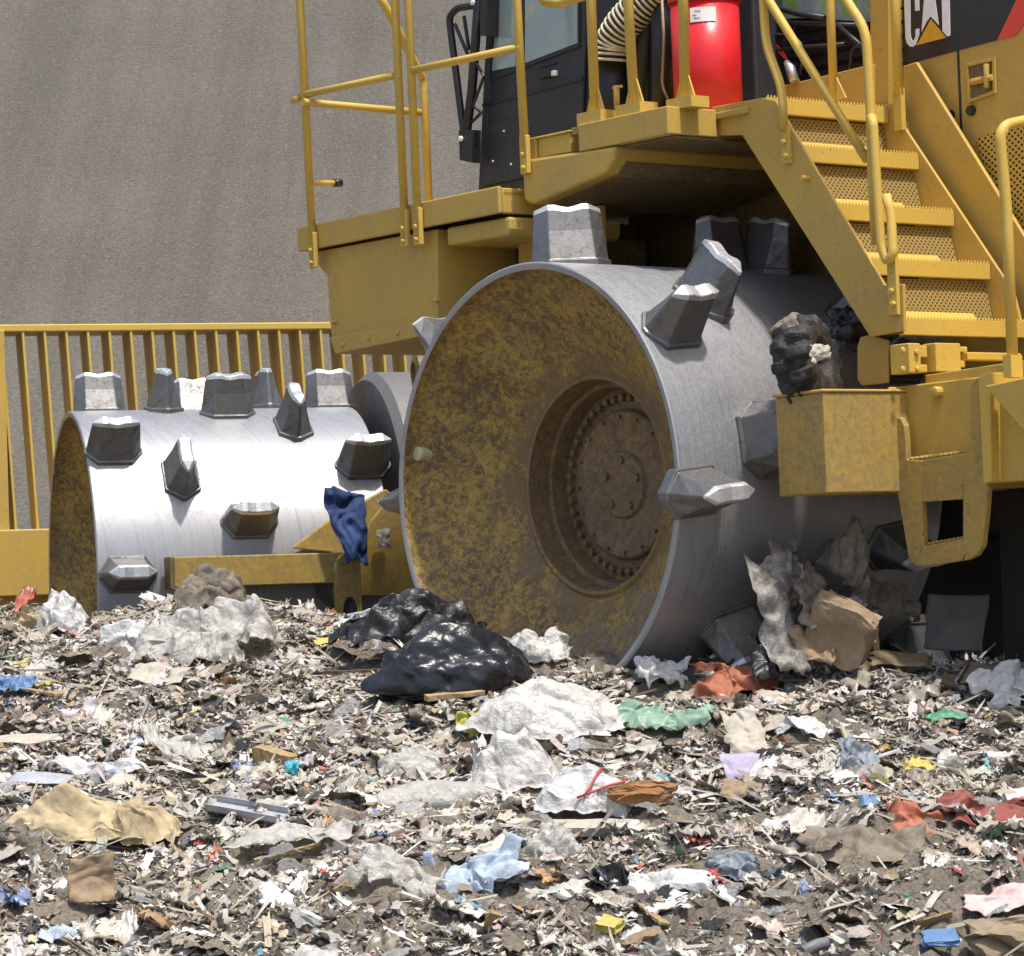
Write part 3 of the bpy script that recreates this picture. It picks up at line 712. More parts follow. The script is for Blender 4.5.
# diagonal seams, latch recess, vent
b = MB(R)
def seam(p0, p1, w=.9):
    a_, c_ = zp(*p0), zp(*p1); d = np.array(c_) - np.array(a_); n_ = np.array([-d[1], d[0]]) / np.linalg.norm(d) * w
    b.side(onplane([a_ + n_, a_ - n_, c_ - n_, c_ + n_], HO), HO + .0035, HO - .004)
seam((200, 355), (560, 1000)); seam((440, 285), (462, 800))
b.build('panel_seam', BLACKP, hood)
def frame4(pts, k, l0, l1, b):
    c = np.mean(pts, 0); inn = [c + (np.array(p) - c) * k for p in pts]
    for i in range(4):
        j = (i + 1) % 4; b.side(onplane([pts[i], pts[j], inn[j], inn[i]], HO), l0, l1)
pts = [np.array(zp(*p)) for p in ((488, 360), (655, 322), (660, 525), (505, 580))]
b = MB(R); frame4(pts, .82, HO + .012, HO + .001, b)
b.cur = 1; c_ = np.mean(pts, 0); b.side(onplane([c_ + (p - c_) * .81 for p in pts], HO), HO + .004, HO + .001); b.cur = 0
b.tube([P(*zp(597, 360), l=HO + .02), P(*zp(600, 495), l=HO + .02)], .012, 8); b.tube([P(*zp(515, 462), l=HO + .015), P(*zp(635, 435), l=HO + .015)], .014, 8)
b.build('latch', [YEL, DARKY], hood, .003)
for p, r in (((404, 645), .019), ((518, 622), .022)):
    b = MB(R); x = P(*zp(*p), l=HO); b.lathe([(HO - .01, r), (HO + .006, r), (HO + .02 if r > .02 else HO + .0055, r * .8), (HO + .02 if r > .02 else HO + .005, 0)], 14, (x[0], x[2])); b.build('rubber_stop', BLACKP, hood)
b = MB(R); b.side(onplane([zp(540, 775), zp(830, 700), zp(860, 1400), zp(720, 1300)], HO), HO + .006, HO - .002); b.build('vent_screen', PERFH, hood)
# sloping guard plate between stairs and hood
b = MB(R); q = onplane([(903, 66), (916, 62), (1040, 262), (1060, 330), (1024, 336), (903, 120)], -1.44); b.side(q, -1.44, -1.46)
b.build('stair_guard', YEL, CMP, .004)

# --- bumper with tread box and hook-shaped access step
fC, lC = -1.36, -.30
uT, uB = .290, -.095
b = MB(R)
qA = P(775, 393, l=lC - .04); 
plan = [(qA[0], lC - .04), (fC, lC), (fC - .02, -.70), (fC - .02, -1.25), (fC + .25, -1.25), (qA[0], -.75)]
b.plan(plan, uB, uT - .012)
b.cur = 1; b.plan([(p[0], p[1]) for p in [(qA[0] + .008, lC - .03), (fC - .006, lC + .010), (fC - .026, -.70), (fC + .1, -1.2), (qA[0] + .008, -.75)]], uT - .012, uT)
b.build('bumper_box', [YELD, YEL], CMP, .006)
PLT = -.66
# the access step plate: upper notch with serrated sill, lower window
zz = lambda x, y: (850 + x * 174 / 594, 300 + y * 280 / 956)
bx = lambda pts: onplane([zz(*p) for p in pts], PLT)
b = MB(R)
th0, th1 = PLT, PLT - .028
b.side(bx([(150, 398), (172, 402), (185, 430), (190, 480), (193, 545), (245, 548), (245, 690), (250, 840), (215, 900), (200, 880), (160, 650), (150, 560)]), th0, th1)
b.side(bx([(245, 548), (385, 525), (385, 680), (245, 690)]), th0, th1)
b.side(bx([(250, 840), (385, 815), (390, 870), (380, 890), (290, 905), (230, 908), (215, 900)]), th0, th1)
b.side(bx([(385, 525), (412, 520), (412, 285), (440, 262), (455, 300), (458, 560), (470, 640), (462, 740), (450, 840), (430, 872), (390, 890), (385, 815), (385, 680)]), th0, th1)
for k in range(11):
    x0 = 200 + k * 16.3; y0 = 546 - k * 2.1
    b.side(bx([(x0, y0), (x0 + 10, y0 - 2), (x0 + 5, y0 - 12)]), th0, th1)
    if k < 9: x1 = 262 + k * 14; y1 = 836 - k * 2.4; b.side(bx([(x1, y1), (x1 + 9, y1 - 2), (x1 + 4.5, y1 - 11)]), th0, th1)
b.build('access_step', YELD, CMP, .004)
# panel behind the notch and the box carrying it
bk = PLT - .06
b = MB(R); b.side(onplane([zz(128, 300), zz(440, 262), zz(445, 640), zz(150, 660)], bk), bk, bk - .35); 
x = P(*zz(305, 315), l=bk); b.lathe([(bk - .01, .022), (bk + .03, .022), (bk + .032, 0)], 12, (x[0], x[2]))
b.build('step_carrier', YEL, CMP, .006)
b = MB(R); b.side(onplane([zz(126, 300), zz(136, 296), zz(158, 655), zz(146, 660)], PLT + .015), PLT + .015, PLT - .05); b.build('step_edge', YELN, CMP, .004)
RB = PLT + .03
b = MB(R); b.side(onplane([(978, 377), (990, 372), (991, 482), (983, 484)], RB), RB, RB - .25); b.build('bumper_rib', YELN, CMP, .005)
b = MB(R); q0 = P(990, 384, l=RB - .05); q1 = P(1060, 478, l=RB - .05)
b.side([(q0[0], q0[2]), (q0[0] - 1.2, q0[2] + .0), (q0[0] - 1.2, q1[2]), (q0[0], P(990, 483, l=RB - .05)[2])], RB - .05, -3.0)
b.side(onplane([(986, 386), (1060, 370), (1060, 445), (1024, 430)], RB + .05), RB + .06, RB - .04)
b.build('rear_bumper', YEL, CMP, .006)
b = MB(R); b.side(onplane([(925, 375), (985, 366), (1040, 358), (1040, 372), (985, 379), (925, 384)], -.80), -.80, -1.3); b.build('bumper_shelf', YEL, CMP, .004)
# hinge hardware under the bottom stair
b = MB(R); hl = -.74
b.side(onplane([(857, 347), (860, 337), (868, 335), (888, 340), (888, 383), (862, 386), (857, 380)], hl), hl, hl - .012)
b.build('hinge_plate', YEL, CMP, .004)
b = MB(R)
fh = fC - .03
for x0, x1, y0, y1, d in ((899, 912, 344, 374, .05), (912, 922, 346, 358, .03), (912, 922, 365, 373, .03), (924, 950, 344, 373, .06), (950, 962, 347, 353, .03), (950, 960, 361, 368, .03), (958, 1012, 353, 362, .05)):
    p0, p1 = P(x0, y0, f=fh), P(x1, y1, f=fh); b.box(fh - d, fh + .05, p0[1], p1[1], p1[2], p0[2])
for x, y in ((902, 350), (902, 369), (916, 352), (917, 369)):
    q = P(x, y, f=fh - .05); b.tube([q, q + np.array([-.012, 0, 0])], .012, 8)
b.build('step_hinge', YELN, CMP, .004)

# --- front frame, beam and blade
PA = A.p
b = MB(A); fb = -1.08
q0, q1 = PA(174, 557, f=fb), PA(338, 551, f=fb); q2, q3 = PA(174, 588, f=fb), PA(338, 581, f=fb)
b.box(fb, fb + .16, q0[1], q1[1] - .05, q2[2], q0[2]); b.cur = 1; b.box(fb - .004, fb + .163, q0[1] + .022, q0[1], q2[2] - .003, q0[2] + .003)
b.build('cleaner_beam', [YELD, DARKY], CMP, .006)
b = MB(A); fp = -1.0
poly = [(361, 596), (358, 560), (360, 542), (372, 520), (384, 505), (430, 480), (430, 610), (400, 596)]
b.prism([PA(x, y, f=fp) for x, y in poly], (.04, 0, 0)); b.build('frame_plate', YELD, CMP, .006)
b = MB(A); b.prism([PA(x, y, f=-.94) for x, y in ((292, 548), (330, 520), (386, 489), (400, 500), (372, 530), (362, 556), (330, 552))], (.05, 0, 0)); b.build('frame_brace', YELD, CMP, .006)
b = MB(A); b.prism([PA(x, y, f=-1.13) for x, y in ((338, 560), (346, 552), (360, 556), (362, 592), (362, 640), (340, 640), (336, 590))], (.06, 0, 0)); 
b.cur = 1; q = PA(350, 612, f=-1.13); b.prism([q + np.array([-.003, .035 * math.cos(t), .075 * math.sin(t)]) for t in np.linspace(0, 2 * pi, 16, endpoint=False)], (.002, 0, 0))
b.build('scraper_arm', [YELD, BLACKP], CMP, .006)
b = MB(A); b.smooth = True; b.lathe([(-1.56, .2), (-1.56, .93), (-1.60, .97), (-1.78, .97), (-1.80, .9), (-1.80, .2)], 96, (.10, .10)); b.build('axle_guard', DARKST, CMP).data.set_sharp_from_angle(angle=math.radians(40))
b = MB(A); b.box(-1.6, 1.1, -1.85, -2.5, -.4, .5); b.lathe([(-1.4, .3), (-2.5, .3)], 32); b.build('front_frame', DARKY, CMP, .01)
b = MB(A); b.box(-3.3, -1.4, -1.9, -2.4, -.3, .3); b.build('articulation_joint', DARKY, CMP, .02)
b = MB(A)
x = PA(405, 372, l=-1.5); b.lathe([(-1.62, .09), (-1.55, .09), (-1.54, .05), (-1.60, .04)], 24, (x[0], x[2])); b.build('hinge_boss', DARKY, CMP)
# blade
FB = 1.30
ut = PA(160, 326, f=FB)[2]; ul = PA(25, 530, f=FB)[2]
b = MB(A)
b.box(FB - .02, FB + .05, 1.0, -4.9, ul - 1.35, ul)                 # solid lower plate
b.box(FB - .09, FB + .02, 1.0, -4.9, ul - .36, ul + .003)
blade = b.build('blade', YEL, CMP, .008)
b = MB(A); b.box(FB - .035, FB + .30, 1.0, -4.9, ut - .028, ut + .012); b.build('top_rail', YELN, blade, .006)
lean = .05
l0 = PA(29, 400, f=FB)[1]; step = .1185
k = -10
while k < 42:
    l = l0 - k * step; k += 1
    if l > .95 or l < -4.85: continue
    wd = .0065
    b = MB(A)
    dl = lean * (ut - ul)
    b.hull8([(FB - .03, l - wd - dl * .5, ul), (FB + .20, l - wd - dl * .5, ul), (FB + .20, l + wd - dl * .5, ul), (FB - .03, l + wd - dl * .5, ul),
             (FB - .03, l - wd + dl * .5, ut - .02), (FB + .26, l - wd + dl * .5, ut - .02), (FB + .26, l + wd + dl * .5, ut - .02), (FB - .03, l + wd + dl * .5, ut - .02)])
    b.build('rack_bar', YELN, blade)
b = MB(A); p0 = PA(6, 400, f=FB - .05)[1]; b.box(FB - .06, FB + .04, p0 + .28, p0, ul, ut - .02); b.build('rack_post', YEL, blade, .006)
for s in (.6, -4.4):
    pass
b = MB(A); b.box(-1.0, FB, .55 - 2.4, .40 - 2.4, -.35, -.15); b.build('push_arm', YELD, CMP, .01)

#TRASH0
# ------------------------------------------------------------------ refuse
def trashmat(name, col, rough=.55, dirt=.35, dirtcol=(.15, .115, .08), sc=9, trans=0.0, bumpk=.35, vary=.25, spec=.5, thin=0.0):
    m, nt, b, o = newmat(name); v = objvec(nt)
    c = mix(nt, ramp(nt, noise(nt, sc, 6, .65, v), [(.3, 0), (.7, 1)]), tuple(x * (1 - vary) for x in col), tuple(min(.9, x * (1 + vary)) for x in col))
    k = ramp(nt, noise(nt, sc * 1.7, 8, .75, v, .4), [(.62 - .3 * dirt, 0), (.80 - .25 * dirt, min(1, dirt * 1.6))])
    nt.links.new(mix(nt, k, c, dirtcol), b.inputs['Base Color'])
    nt.links.new(ramp(nt, k, [(0, rough), (1, .85)]), b.inputs['Roughness']); b.inputs['Specular IOR Level'].default_value = spec
    rg = nd(nt, 'ShaderNodeTexNoise'); rg.noise_type = 'RIDGED_MULTIFRACTAL'; nt.links.new(v, rg.inputs['Vector'])
    for n_, x_ in (('Scale', sc * 1.1), ('Detail', 5.0), ('Roughness', .55), ('Distortion', .7)): rg.inputs[n_].default_value = x_
    hgt = mix(nt, .35, rg.outputs['Fac'], noise(nt, sc * 5, 4, .6, v, .6))
    bump(nt, b, hgt, bumpk * 2.2, .014)
    if thin:
        tl = nd(nt, 'ShaderNodeBsdfTranslucent'); nt.links.new(mix(nt, k, tuple(min(.85, x * 1.25) for x in col), dirtcol), tl.inputs[0])
        m2 = nd(nt, 'ShaderNodeMixShader'); m2.inputs[0].default_value = thin
        nt.links.new(b.outputs[0], m2.inputs[1]); nt.links.new(tl.outputs[0], m2.inputs[2]); nt.links.new(m2.outputs[0], o.inputs[0])
    if trans:
        t = nd(nt, 'ShaderNodeBsdfTransparent'); ms = nd(nt, 'ShaderNodeMixShader'); ms.inputs[0].default_value = trans
        nt.links.new(m2.outputs[0] if thin else b.outputs[0], ms.inputs[1]); nt.links.new(t.outputs[0], ms.inputs[2]); nt.links.new(ms.outputs[0], o.inputs[0])
    return m
BAGK = trashmat('black_bag_film', (.016, .017, .021), .27, .14, (.10, .095, .09), 6, 0, .38)
BAGW = trashmat('white_sack_film', (.72, .70, .65), .34, .22, (.40, .34, .26), 11, .04, .9, thin=.28)
FILM = trashmat('clear_film', (.66, .64, .59), .28, .28, (.36, .30, .23), 12, .24, .9, thin=.28)
FILMW = trashmat('white_film', (.72, .71, .68), .34, .26, (.40, .35, .27), 11, .05, .8, thin=.25)
PAPR = trashmat('soiled_paper', (.43, .39, .32), .8, .4)
CARD = trashmat('brown_cardboard', (.28, .20, .12), .85, .4)
TANC = trashmat('tan_cloth', (.42, .34, .20), .9, .35)
MUDR = trashmat('muddy_rag', (.22, .185, .14), .9, .6, (.10, .08, .055))
BLKP = trashmat('black_torn_plastic', (.02, .02, .022), .35, .35, (.11, .095, .075), 12)
BLUE = trashmat('denim_blue_cloth', (.025, .055, .16), .8, .15)
LBLU = trashmat('pale_blue_cloth', (.36, .43, .51), .75, .35)
BBLU = trashmat('bright_blue_plastic', (.10, .19, .35), .5, .35)
TEAL = trashmat('teal_plastic', (.05, .34, .42), .45, .15)
ORNG = trashmat('orange_red_cloth', (.38, .125, .07), .8, .4)
DRED = trashmat('dark_red_cloth', (.24, .06, .045), .8, .45)
REDT = trashmat('red_plastic', (.42, .06, .055), .55, .35)
PINK = trashmat('pink_sheet', (.56, .40, .38), .7, .35)
YELT = trashmat('yellow_plastic', (.52, .41, .10), .6, .4)
GREN = trashmat('green_plastic', (.07, .25, .13), .5, .35)
LGRN = trashmat('pale_green_film', (.30, .46, .34), .4, .35, thin=.3)
OLIV = trashmat('olive_yellow_film', (.38, .36, .06), .6, .3)
PURP = trashmat('lilac_paper', (.38, .34, .45), .8, .3)
WOOD = trashmat('weathered_wood', (.36, .25, .13), .85, .3)
GREYM = trashmat('grey_metal', (.38, .39, .41), .4, .3)
SHTM = trashmat('muddy_white_sheet', (.30, .29, .265), .7, .7, (.10, .08, .06), 14)
PNLG = trashmat('shaded_grey_panel', (.15, .145, .13), .7, .4)  # pale grey darkened to carry the shade under the machine
GREYP = trashmat('grey_pipe_plastic', (.16, .165, .17), .5, .3)
BLGR = trashmat('grey_blue_plastic', (.17, .20, .235), .5, .4)
STON = trashmat('brown_stone', (.26, .20, .13), .9, .35)
RUBR = trashmat('mud_caked_rubber', (.016, .015, .015), .65, .42, (.11, .085, .058), 9, 0, .5)

def mesh_obj(name, V, F, mat, smooth=True):
    me = bpy.data.meshes.new(name); me.from_pydata([tuple(v) for v in V], [], F)
    mats = mat if isinstance(mat, (list, tuple)) else [mat]
    for m in mats: me.materials.append(m)
    me.polygons.foreach_set('use_smooth', [smooth] * len(me.polygons)); me.update()
    o = bpy.data.objects.new(name, me); COL.objects.link(o); return o
import bmesh
_ico = {}
def ico(sub):
    if sub not in _ico:
        bm = bmesh.new(); bmesh.ops.create_icosphere(bm, subdivisions=sub, radius=1)
        _ico[sub] = ([v.co.copy() for v in bm.verts], [tuple(v.index for v in f.verts) for f in bm.faces]); bm.free()
    return _ico[sub]
def ridge(p, fr, off, n=3):
    s = 0; a = 1; 
    for i in range(n): s += a * abs(mn.noise(p * fr + off)); fr *= 2.05; a *= .55
    return s
def folds(Q, seed, k=9, f0=1.2, f1=5.0):
    """sum of sharp-creased triangle waves: the look of crumpled film"""
    r_ = np.random.default_rng(1000 + seed); Q = np.asarray(Q); z = np.zeros(len(Q)); tot = 0
    for i in range(k):
        d = r_.normal(size=3); d /= np.linalg.norm(d); f = f0 * (f1 / f0) ** (i / max(1, k - 1)); a = (f0 / f) ** .62
        z += a * (2 * np.abs(((Q @ d) * f + r_.random() * 2) % 2 - 1) - 1); tot += a * a
    return z / math.sqrt(tot)
def bag(name, w, d, h, mat, seed, sub=5, lump=.32, wr=.16, fr=2.2, flat=.25, squarish=.0, neck=None):
    V, F = ico(sub); off = Vector((seed * 3.7, seed * 1.3, seed * 7.1)); base_ = []; Q = []; lo_ = []
    for v in V:
        p = v.copy()
        if squarish:
            k = 1 / max(abs(p.x), abs(p.y), abs(p.z)); p = p * (1 + squarish * (k - 1))
        Q.append(v + .30 * Vector((mn.noise(v * 1.9 + off), mn.noise(v * 1.9 + off * 2), mn.noise(v * 1.9 - off))) + .10 * Vector((mn.noise(v * 5 + off), mn.noise(v * 5 + off * 2), mn.noise(v * 5 - off))))
        lo_.append(lump * mn.noise(v * 1.25 + off) + .5 * lump * mn.noise(v * 2.7 - off)); base_.append(p)
    r = 1 + np.array(lo_) + wr * .5 * folds(np.array(Q), seed, 16, fr * .55, fr * 6)
    out = np.array([tuple(p) for p in base_]) * r[:, None]
    if neck:                                            # gathered neck of the bag
        nd_ = np.array(neck[:3]); nd_ = nd_ / np.linalg.norm(nd_); c = out @ nd_ / np.linalg.norm(out, axis=1)
        k = np.clip((c - .90) / .10, 0, 1) ** 1.5; out = out * (1 - .0 * k)[:, None] + nd_[None] * (neck[3] * k)[:, None] 
    out[:, 2] = np.where(out[:, 2] > 0, out[:, 2], out[:, 2] * flat)
    return mesh_obj(name, out * np.array([w / 2, d / 2, h]), F, mat)
def sheet(name, w, d, mat, seed, amp=.05, n=44, fr=2.6, ragged=.25, curl=0.0, smooth=True, drop=None, thick=.002):
    off = Vector((seed * 5.3, seed * 2.9, seed * 1.7)); V = []; F = []; Q = []
    s = (w * d) ** .5
    for j in range(n + 1):
        for i in range(n + 1):
            a, b_ = 2 * i / n - 1, 2 * j / n - 1
            e = max(abs(a), abs(b_)); ang = math.atan2(b_, a)
            rr = 1 - ragged * (.30 + .9 * mn.noise(Vector((math.cos(ang) * 1.1, math.sin(ang) * 1.1, seed))) + .3 * mn.noise(Vector((math.cos(ang) * 3.2, math.sin(ang) * 3.2, seed + 9))) + .10 * mn.noise(Vector((math.cos(ang) * 9, math.sin(ang) * 9, seed)))) * e * e
            x, y = a * rr * w / 2, b_ * rr * d / 2
            p = Vector((x / s, y / s, 0))
            Q.append(p + .30 * Vector((mn.noise(p * 2.4 + off), mn.noise(p * 2.4 - off), 0)) + .06 * Vector((mn.noise(p * 7 + off), mn.noise(p * 7 - off), 0)))
            V.append((x, y, amp * (.9 * mn.noise(p * 1.5 - off) - .45 * e * e) + curl * e * e))
    V = np.array(V); Q = np.array(Q); z = folds(Q, seed, 14, fr * .75, fr * 6)
    V[:, 2] += amp * .42 * z
    V[:, 0] += amp * .22 * folds(Q, seed + 501, 5, fr, fr * 2.5); V[:, 1] += amp * .22 * folds(Q, seed + 777, 5, fr, fr * 2.5)
    if drop: V[:, 2] += drop
    for j in range(n):
        for i in range(n): F.append((j * (n + 1) + i, j * (n + 1) + i + 1, (j + 1) * (n + 1) + i + 1, (j + 1) * (n + 1) + i))
    o = mesh_obj(name, V, F, mat, smooth)
    if thick: s_ = o.modifiers.new('film', 'SOLIDIFY'); s_.thickness = thick
    return o
def drape(name, w, d, h, mat, seed, n=90, lump=.35, wr=.10, ragged=.3, fr=1.5, thick=.002):
    """slack film bag: a puffed dome with sharp folds running out into a ragged skirt"""
    off = Vector((seed * 5.3, seed * 2.9, seed * 1.7)); V = []; F = []; Q = []; E_ = []
    for j in range(n + 1):
        for i in range(n + 1):
            a, b_ = 2 * i / n - 1, 2 * j / n - 1
            e = max(abs(a), abs(b_)); ang = math.atan2(b_, a); k = e / max(1e-6, math.hypot(a, b_)); k = .45 + .55 * k
            rr = k * (1 - ragged * (.1 + .9 * mn.noise(Vector((math.cos(ang) * 1.2, math.sin(ang) * 1.2, seed))) + .5 * mn.noise(Vector((math.cos(ang) * 3.4, math.sin(ang) * 3.4, seed + 9))) + .2 * mn.noise(Vector((math.cos(ang) * 8, math.sin(ang) * 8, seed)))) * e)
            x, y = a * rr, b_ * rr; p = Vector((x, y, 0)); e2 = e
            dome = max(0., 1 - (e2 / .92) ** 2.2) ** .62
            z = dome * (1 + lump * 1.6 * mn.noise(p * 1.3 + off) + lump * .7 * mn.noise(p * 3.1 + off))
            Q.append(Vector((x, y, z * .6)) + .28 * Vector((mn.noise(p * 1.8 + off), mn.noise(p * 1.8 - off), mn.noise(p * 1.8 + off * 2))) + .05 * Vector((mn.noise(p * 7 + off), mn.noise(p * 7 - off), 0)))
            V.append((x * w / 2, y * d / 2, z * h)); E_.append(e)
    V = np.array(V); Q = np.array(Q); E_ = np.array(E_)
    m = (w * d) ** .5 * wr * (.75 + .35 * E_)
    V[:, 2] += m * .5 * folds(Q, seed, 14, fr, fr * 6) + .012 * E_ ** 4
    V[:, 0] += m * .35 * folds(Q, seed + 31, 9, fr, fr * 5); V[:, 1] += m * .35 * folds(Q, seed + 57, 9, fr, fr * 5)
    for j in range(n):
        for i in range(n): F.append((j * (n + 1) + i, j * (n + 1) + i + 1, (j + 1) * (n + 1) + i + 1, (j + 1) * (n + 1) + i))
    o = mesh_obj(name, V, F, mat)
    if thick: s_ = o.modifiers.new('film', 'SOLIDIFY'); s_.thickness = thick
    return o
def top_of(o, x, y):
    v = np.array([q.co[:] for q in o.data.vertices]); k = (v[:, 0] - x) ** 2 + (v[:, 1] - y) ** 2 < .012 ** 2
    return float(v[k, 2].max()) if k.any() else 0.0
def stick(name, L, w, h, mat, seed, n=14, rough=.15, taper=.7):
    b = MB(None); V = []; F = []
    for i in range(n + 1):
        t = i / n; k = 1 - (1 - taper) * t
        for a, c in ((-1, -1), (1, -1), (1, 1), (-1, 1)):
            q = Vector((t * 5, a * 1.3, c * 1.7 + seed)); 
            V.append(((t - .5) * L + (.04 * L * mn.noise(q * 3) if i in (0, n) else 0), a * w / 2 * k * (1 + rough * 2 * mn.noise(q * 2)) + .05 * L * mn.noise(Vector((t * 2, seed, 0))), (c + 1) * h / 2 * k * (1 + rough * mn.noise(q * 2.5))))
    for i in range(n):
        for k in range(4): F.append((i * 4 + k, i * 4 + (k + 1) % 4, (i + 1) * 4 + (k + 1) % 4, (i + 1) * 4 + k))
    F += [(3, 2, 1, 0), (n * 4, n * 4 + 1, n * 4 + 2, n * 4 + 3)]
    return mesh_obj(name, V, F, mat, False)
def roll(name, L, r, mat, seed, nn=36, m=28, wr=.22):
    off = Vector((seed * 2.1, seed * 4.3, 0)); V = []; F = []
    for i in range(nn + 1):
        t = i / nn; k = (math.sin(pi * min(1, max(0, t))) ** .35) if t not in (0, 1) else .12
        for j in range(m):
            a = 2 * pi * j / m; p = Vector((t * L / r * .5, math.cos(a), math.sin(a)))
            rr = r * k * (1 + .25 * mn.noise(p * .9 + off) + wr * (ridge(p, 1.3, off, 3) - .4))
            V.append(((t - .5) * L, rr * math.cos(a), rr * .8 * math.sin(a) + r * .55))
    for i in range(nn):
        for j in range(m): F.append((i * m + j, i * m + (j + 1) % m, (i + 1) * m + (j + 1) % m, (i + 1) * m + j))
    F += [tuple(range(m))[::-1], tuple(nn * m + j for j in range(m))]
    return mesh_obj(name, V, F, mat)
def crushed(name, w, d, h, mat, seed, n=12, amp=.12):
    bm = bmesh.new(); bmesh.ops.create_cube(bm, size=1); bmesh.ops.subdivide_edges(bm, edges=bm.edges[:], cuts=n, use_grid_fill=True)
    off = Vector((seed * 3.1, seed, seed * .7)); V = []
    for v in bm.verts:
        p = v.co; q = Vector([mn.noise(p * 1.8 + off), mn.noise(p * 1.8 + off * 2), mn.noise(p * 1.8 - off)]) * amp * 1.6
        r = (ridge(p, 2.4, off, 3) - .4) * amp
        q = p + q - p.normalized() * r; V.append((q.x * w, q.y * d, (q.z + .5) * h))
    F = [tuple(v.index for v in f.verts) for f in bm.faces]; bm.free()
    return mesh_obj(name, V, F, mat, False)

FOOT = []
def place(o, label, cat, px, py, dz=0.0, yaw=0, tx=0, ty=0, slope=True, group=None, at=None):
    """lay an object on the heap (its base follows the slope)"""
    q = np.array(at) if at is not None else ground_at(px, py)
    o.location = (q[0], q[1], q[2] + dz)
    S = Matrix.Rotation(math.radians(9 if (slope and at is None) else 0), 4, 'X')
    o.rotation_euler = (S @ Matrix.Rotation(math.radians(yaw), 4, 'Z') @ Matrix.Rotation(math.radians(tx), 4, 'X') @ Matrix.Rotation(math.radians(ty), 4, 'Y')).to_euler()
    o['label'] = label; o['category'] = cat
    if group: o['group'] = group
    elif at is None:
        xy = np.array([v.co[:] for v in o.data.vertices]) if o.type == 'MESH' else np.zeros((1, 3)); ex = np.ptp(xy, 0)
        o.location.z += .012; FOOT.append((q[0], q[1], ex[0] * .56 + .012, ex[1] * .60 + .02, math.radians(yaw)))
        if abs(tx) > 0: o.location.z += .25 * ex[1] * abs(math.sin(math.radians(tx)))
    return o

# --- things one can point at, each where it lies in the heap
place(bag('bin_bag', .60, .34, .21, BAGK, 21, 6, .24, .10, 2.2, .25, 0, (-.95, -.1, .1, .18)), 'large shiny black bin bag lying on the heap in front of the drum', 'bin bag', 450, 692, .02, 12)
place(drape('torn_plastic', .58, .32, .14, BLKP, 5, 100, .6, .14), 'torn black and silvery plastic bunched behind the big black bin bag', 'plastic', 412, 652, .045, 10)
place(sheet('torn_plastic', .22, .20, GREYM, 6, .07, 40, 3, .3), 'silvery grey crumpled film against the scraper arm beside black plastic', 'plastic', 368, 646, .03, 20, 35, 0)
place(drape('sack', .56, .48, .155, BAGW, 8, 150, .30, .065, .34, 1.5), 'big crumpled white sack lying just right of the black bin bag', 'sack', 545, 728, .02, -6)
place(drape('plastic_bag', .28, .2, .10, BAGW, 9, 60, .4, .14), 'small white bag peeping out behind the big white sack', 'plastic bag', 537, 668, 0, 0)
place(sheet('paper_sheet', .46, .26, TANC, 11, .06, 44, 2.2, .25), 'broad beige sheet tucked under the orange bag before the near drum', 'paper sheet', 688, 662, .05, 5, 20)
place(sheet('plastic_bag', .42, .26, ORNG, 12, .10, 60, 3.2, .35), 'torn orange red bag spread over the beige sheet by the near drum', 'plastic bag', 728, 694, .05, -8, 14)
place(drape('plastic_bag', .46, .40, .13, FILM, 13, 130, .6, .13), 'pile of clear whitish bags heaped before the far drum', 'plastic bag', 186, 664, 0, 0)
place(sheet('plastic_bag', .46, .30, FILMW, 14, .12, 60, 2.8, .35), 'ragged white bag draped on the clear bag pile before the far drum', 'plastic bag', 148, 652, .02, 12, 24)
place(drape('plastic_bag', .38, .30, .13, FILM, 15, 80, .5, .16), 'clear bag at the right end of the pile before the far drum', 'plastic bag', 236, 658, .01, 0)
place(drape('cloth_bundle', .36, .26, .13, MUDR, 16, 70, .4, .13), 'grey brown bundle lying under the yellow beam of the far drum', 'cloth', 212, 606, .02, 0)
place(drape('plastic_bag', .24, .22, .15, FILMW, 17, 70, .4, .16), 'knotted off white bag at the foot of the far drum open face', 'plastic bag', 62, 612, 0, 0)
place(sheet('rag', .22, .2, TANC, 18, .09, 40, 3, .35), 'pale brown rag beside the knotted bag by the far drum', 'rag', 42, 603, .05, 0, 30)
q = A.w(PA(352, 505, f=-1.14))[0]
o = sheet('cloth', .25, .40, BLUE, 19, .05, 44, 2.0, .3)
for v_ in o.data.vertices: v_.co.x = v_.co.x * (.72 + 1.35 * min(.25, v_.co.y)) - .18 * min(0, v_.co.y)
place(o, 'dark blue cloth hanging on the yellow frame beside the far drum', 'cloth', 0, 0, 0, 12, 78, 8, at=(q[0] - .005, q[1] - .07, q[2] - .09))
q = A.w(PA(384, 538, f=-1.04))[0]
place(sheet('paper_scrap', .07, .10, PAPR, 21, .02, 16, 3, .3), 'pale scrap stuck in a hole of the yellow frame plate', 'scrap', 0, 0, 0, 10, 80, 0, at=(q[0], q[1] - .02, q[2]))
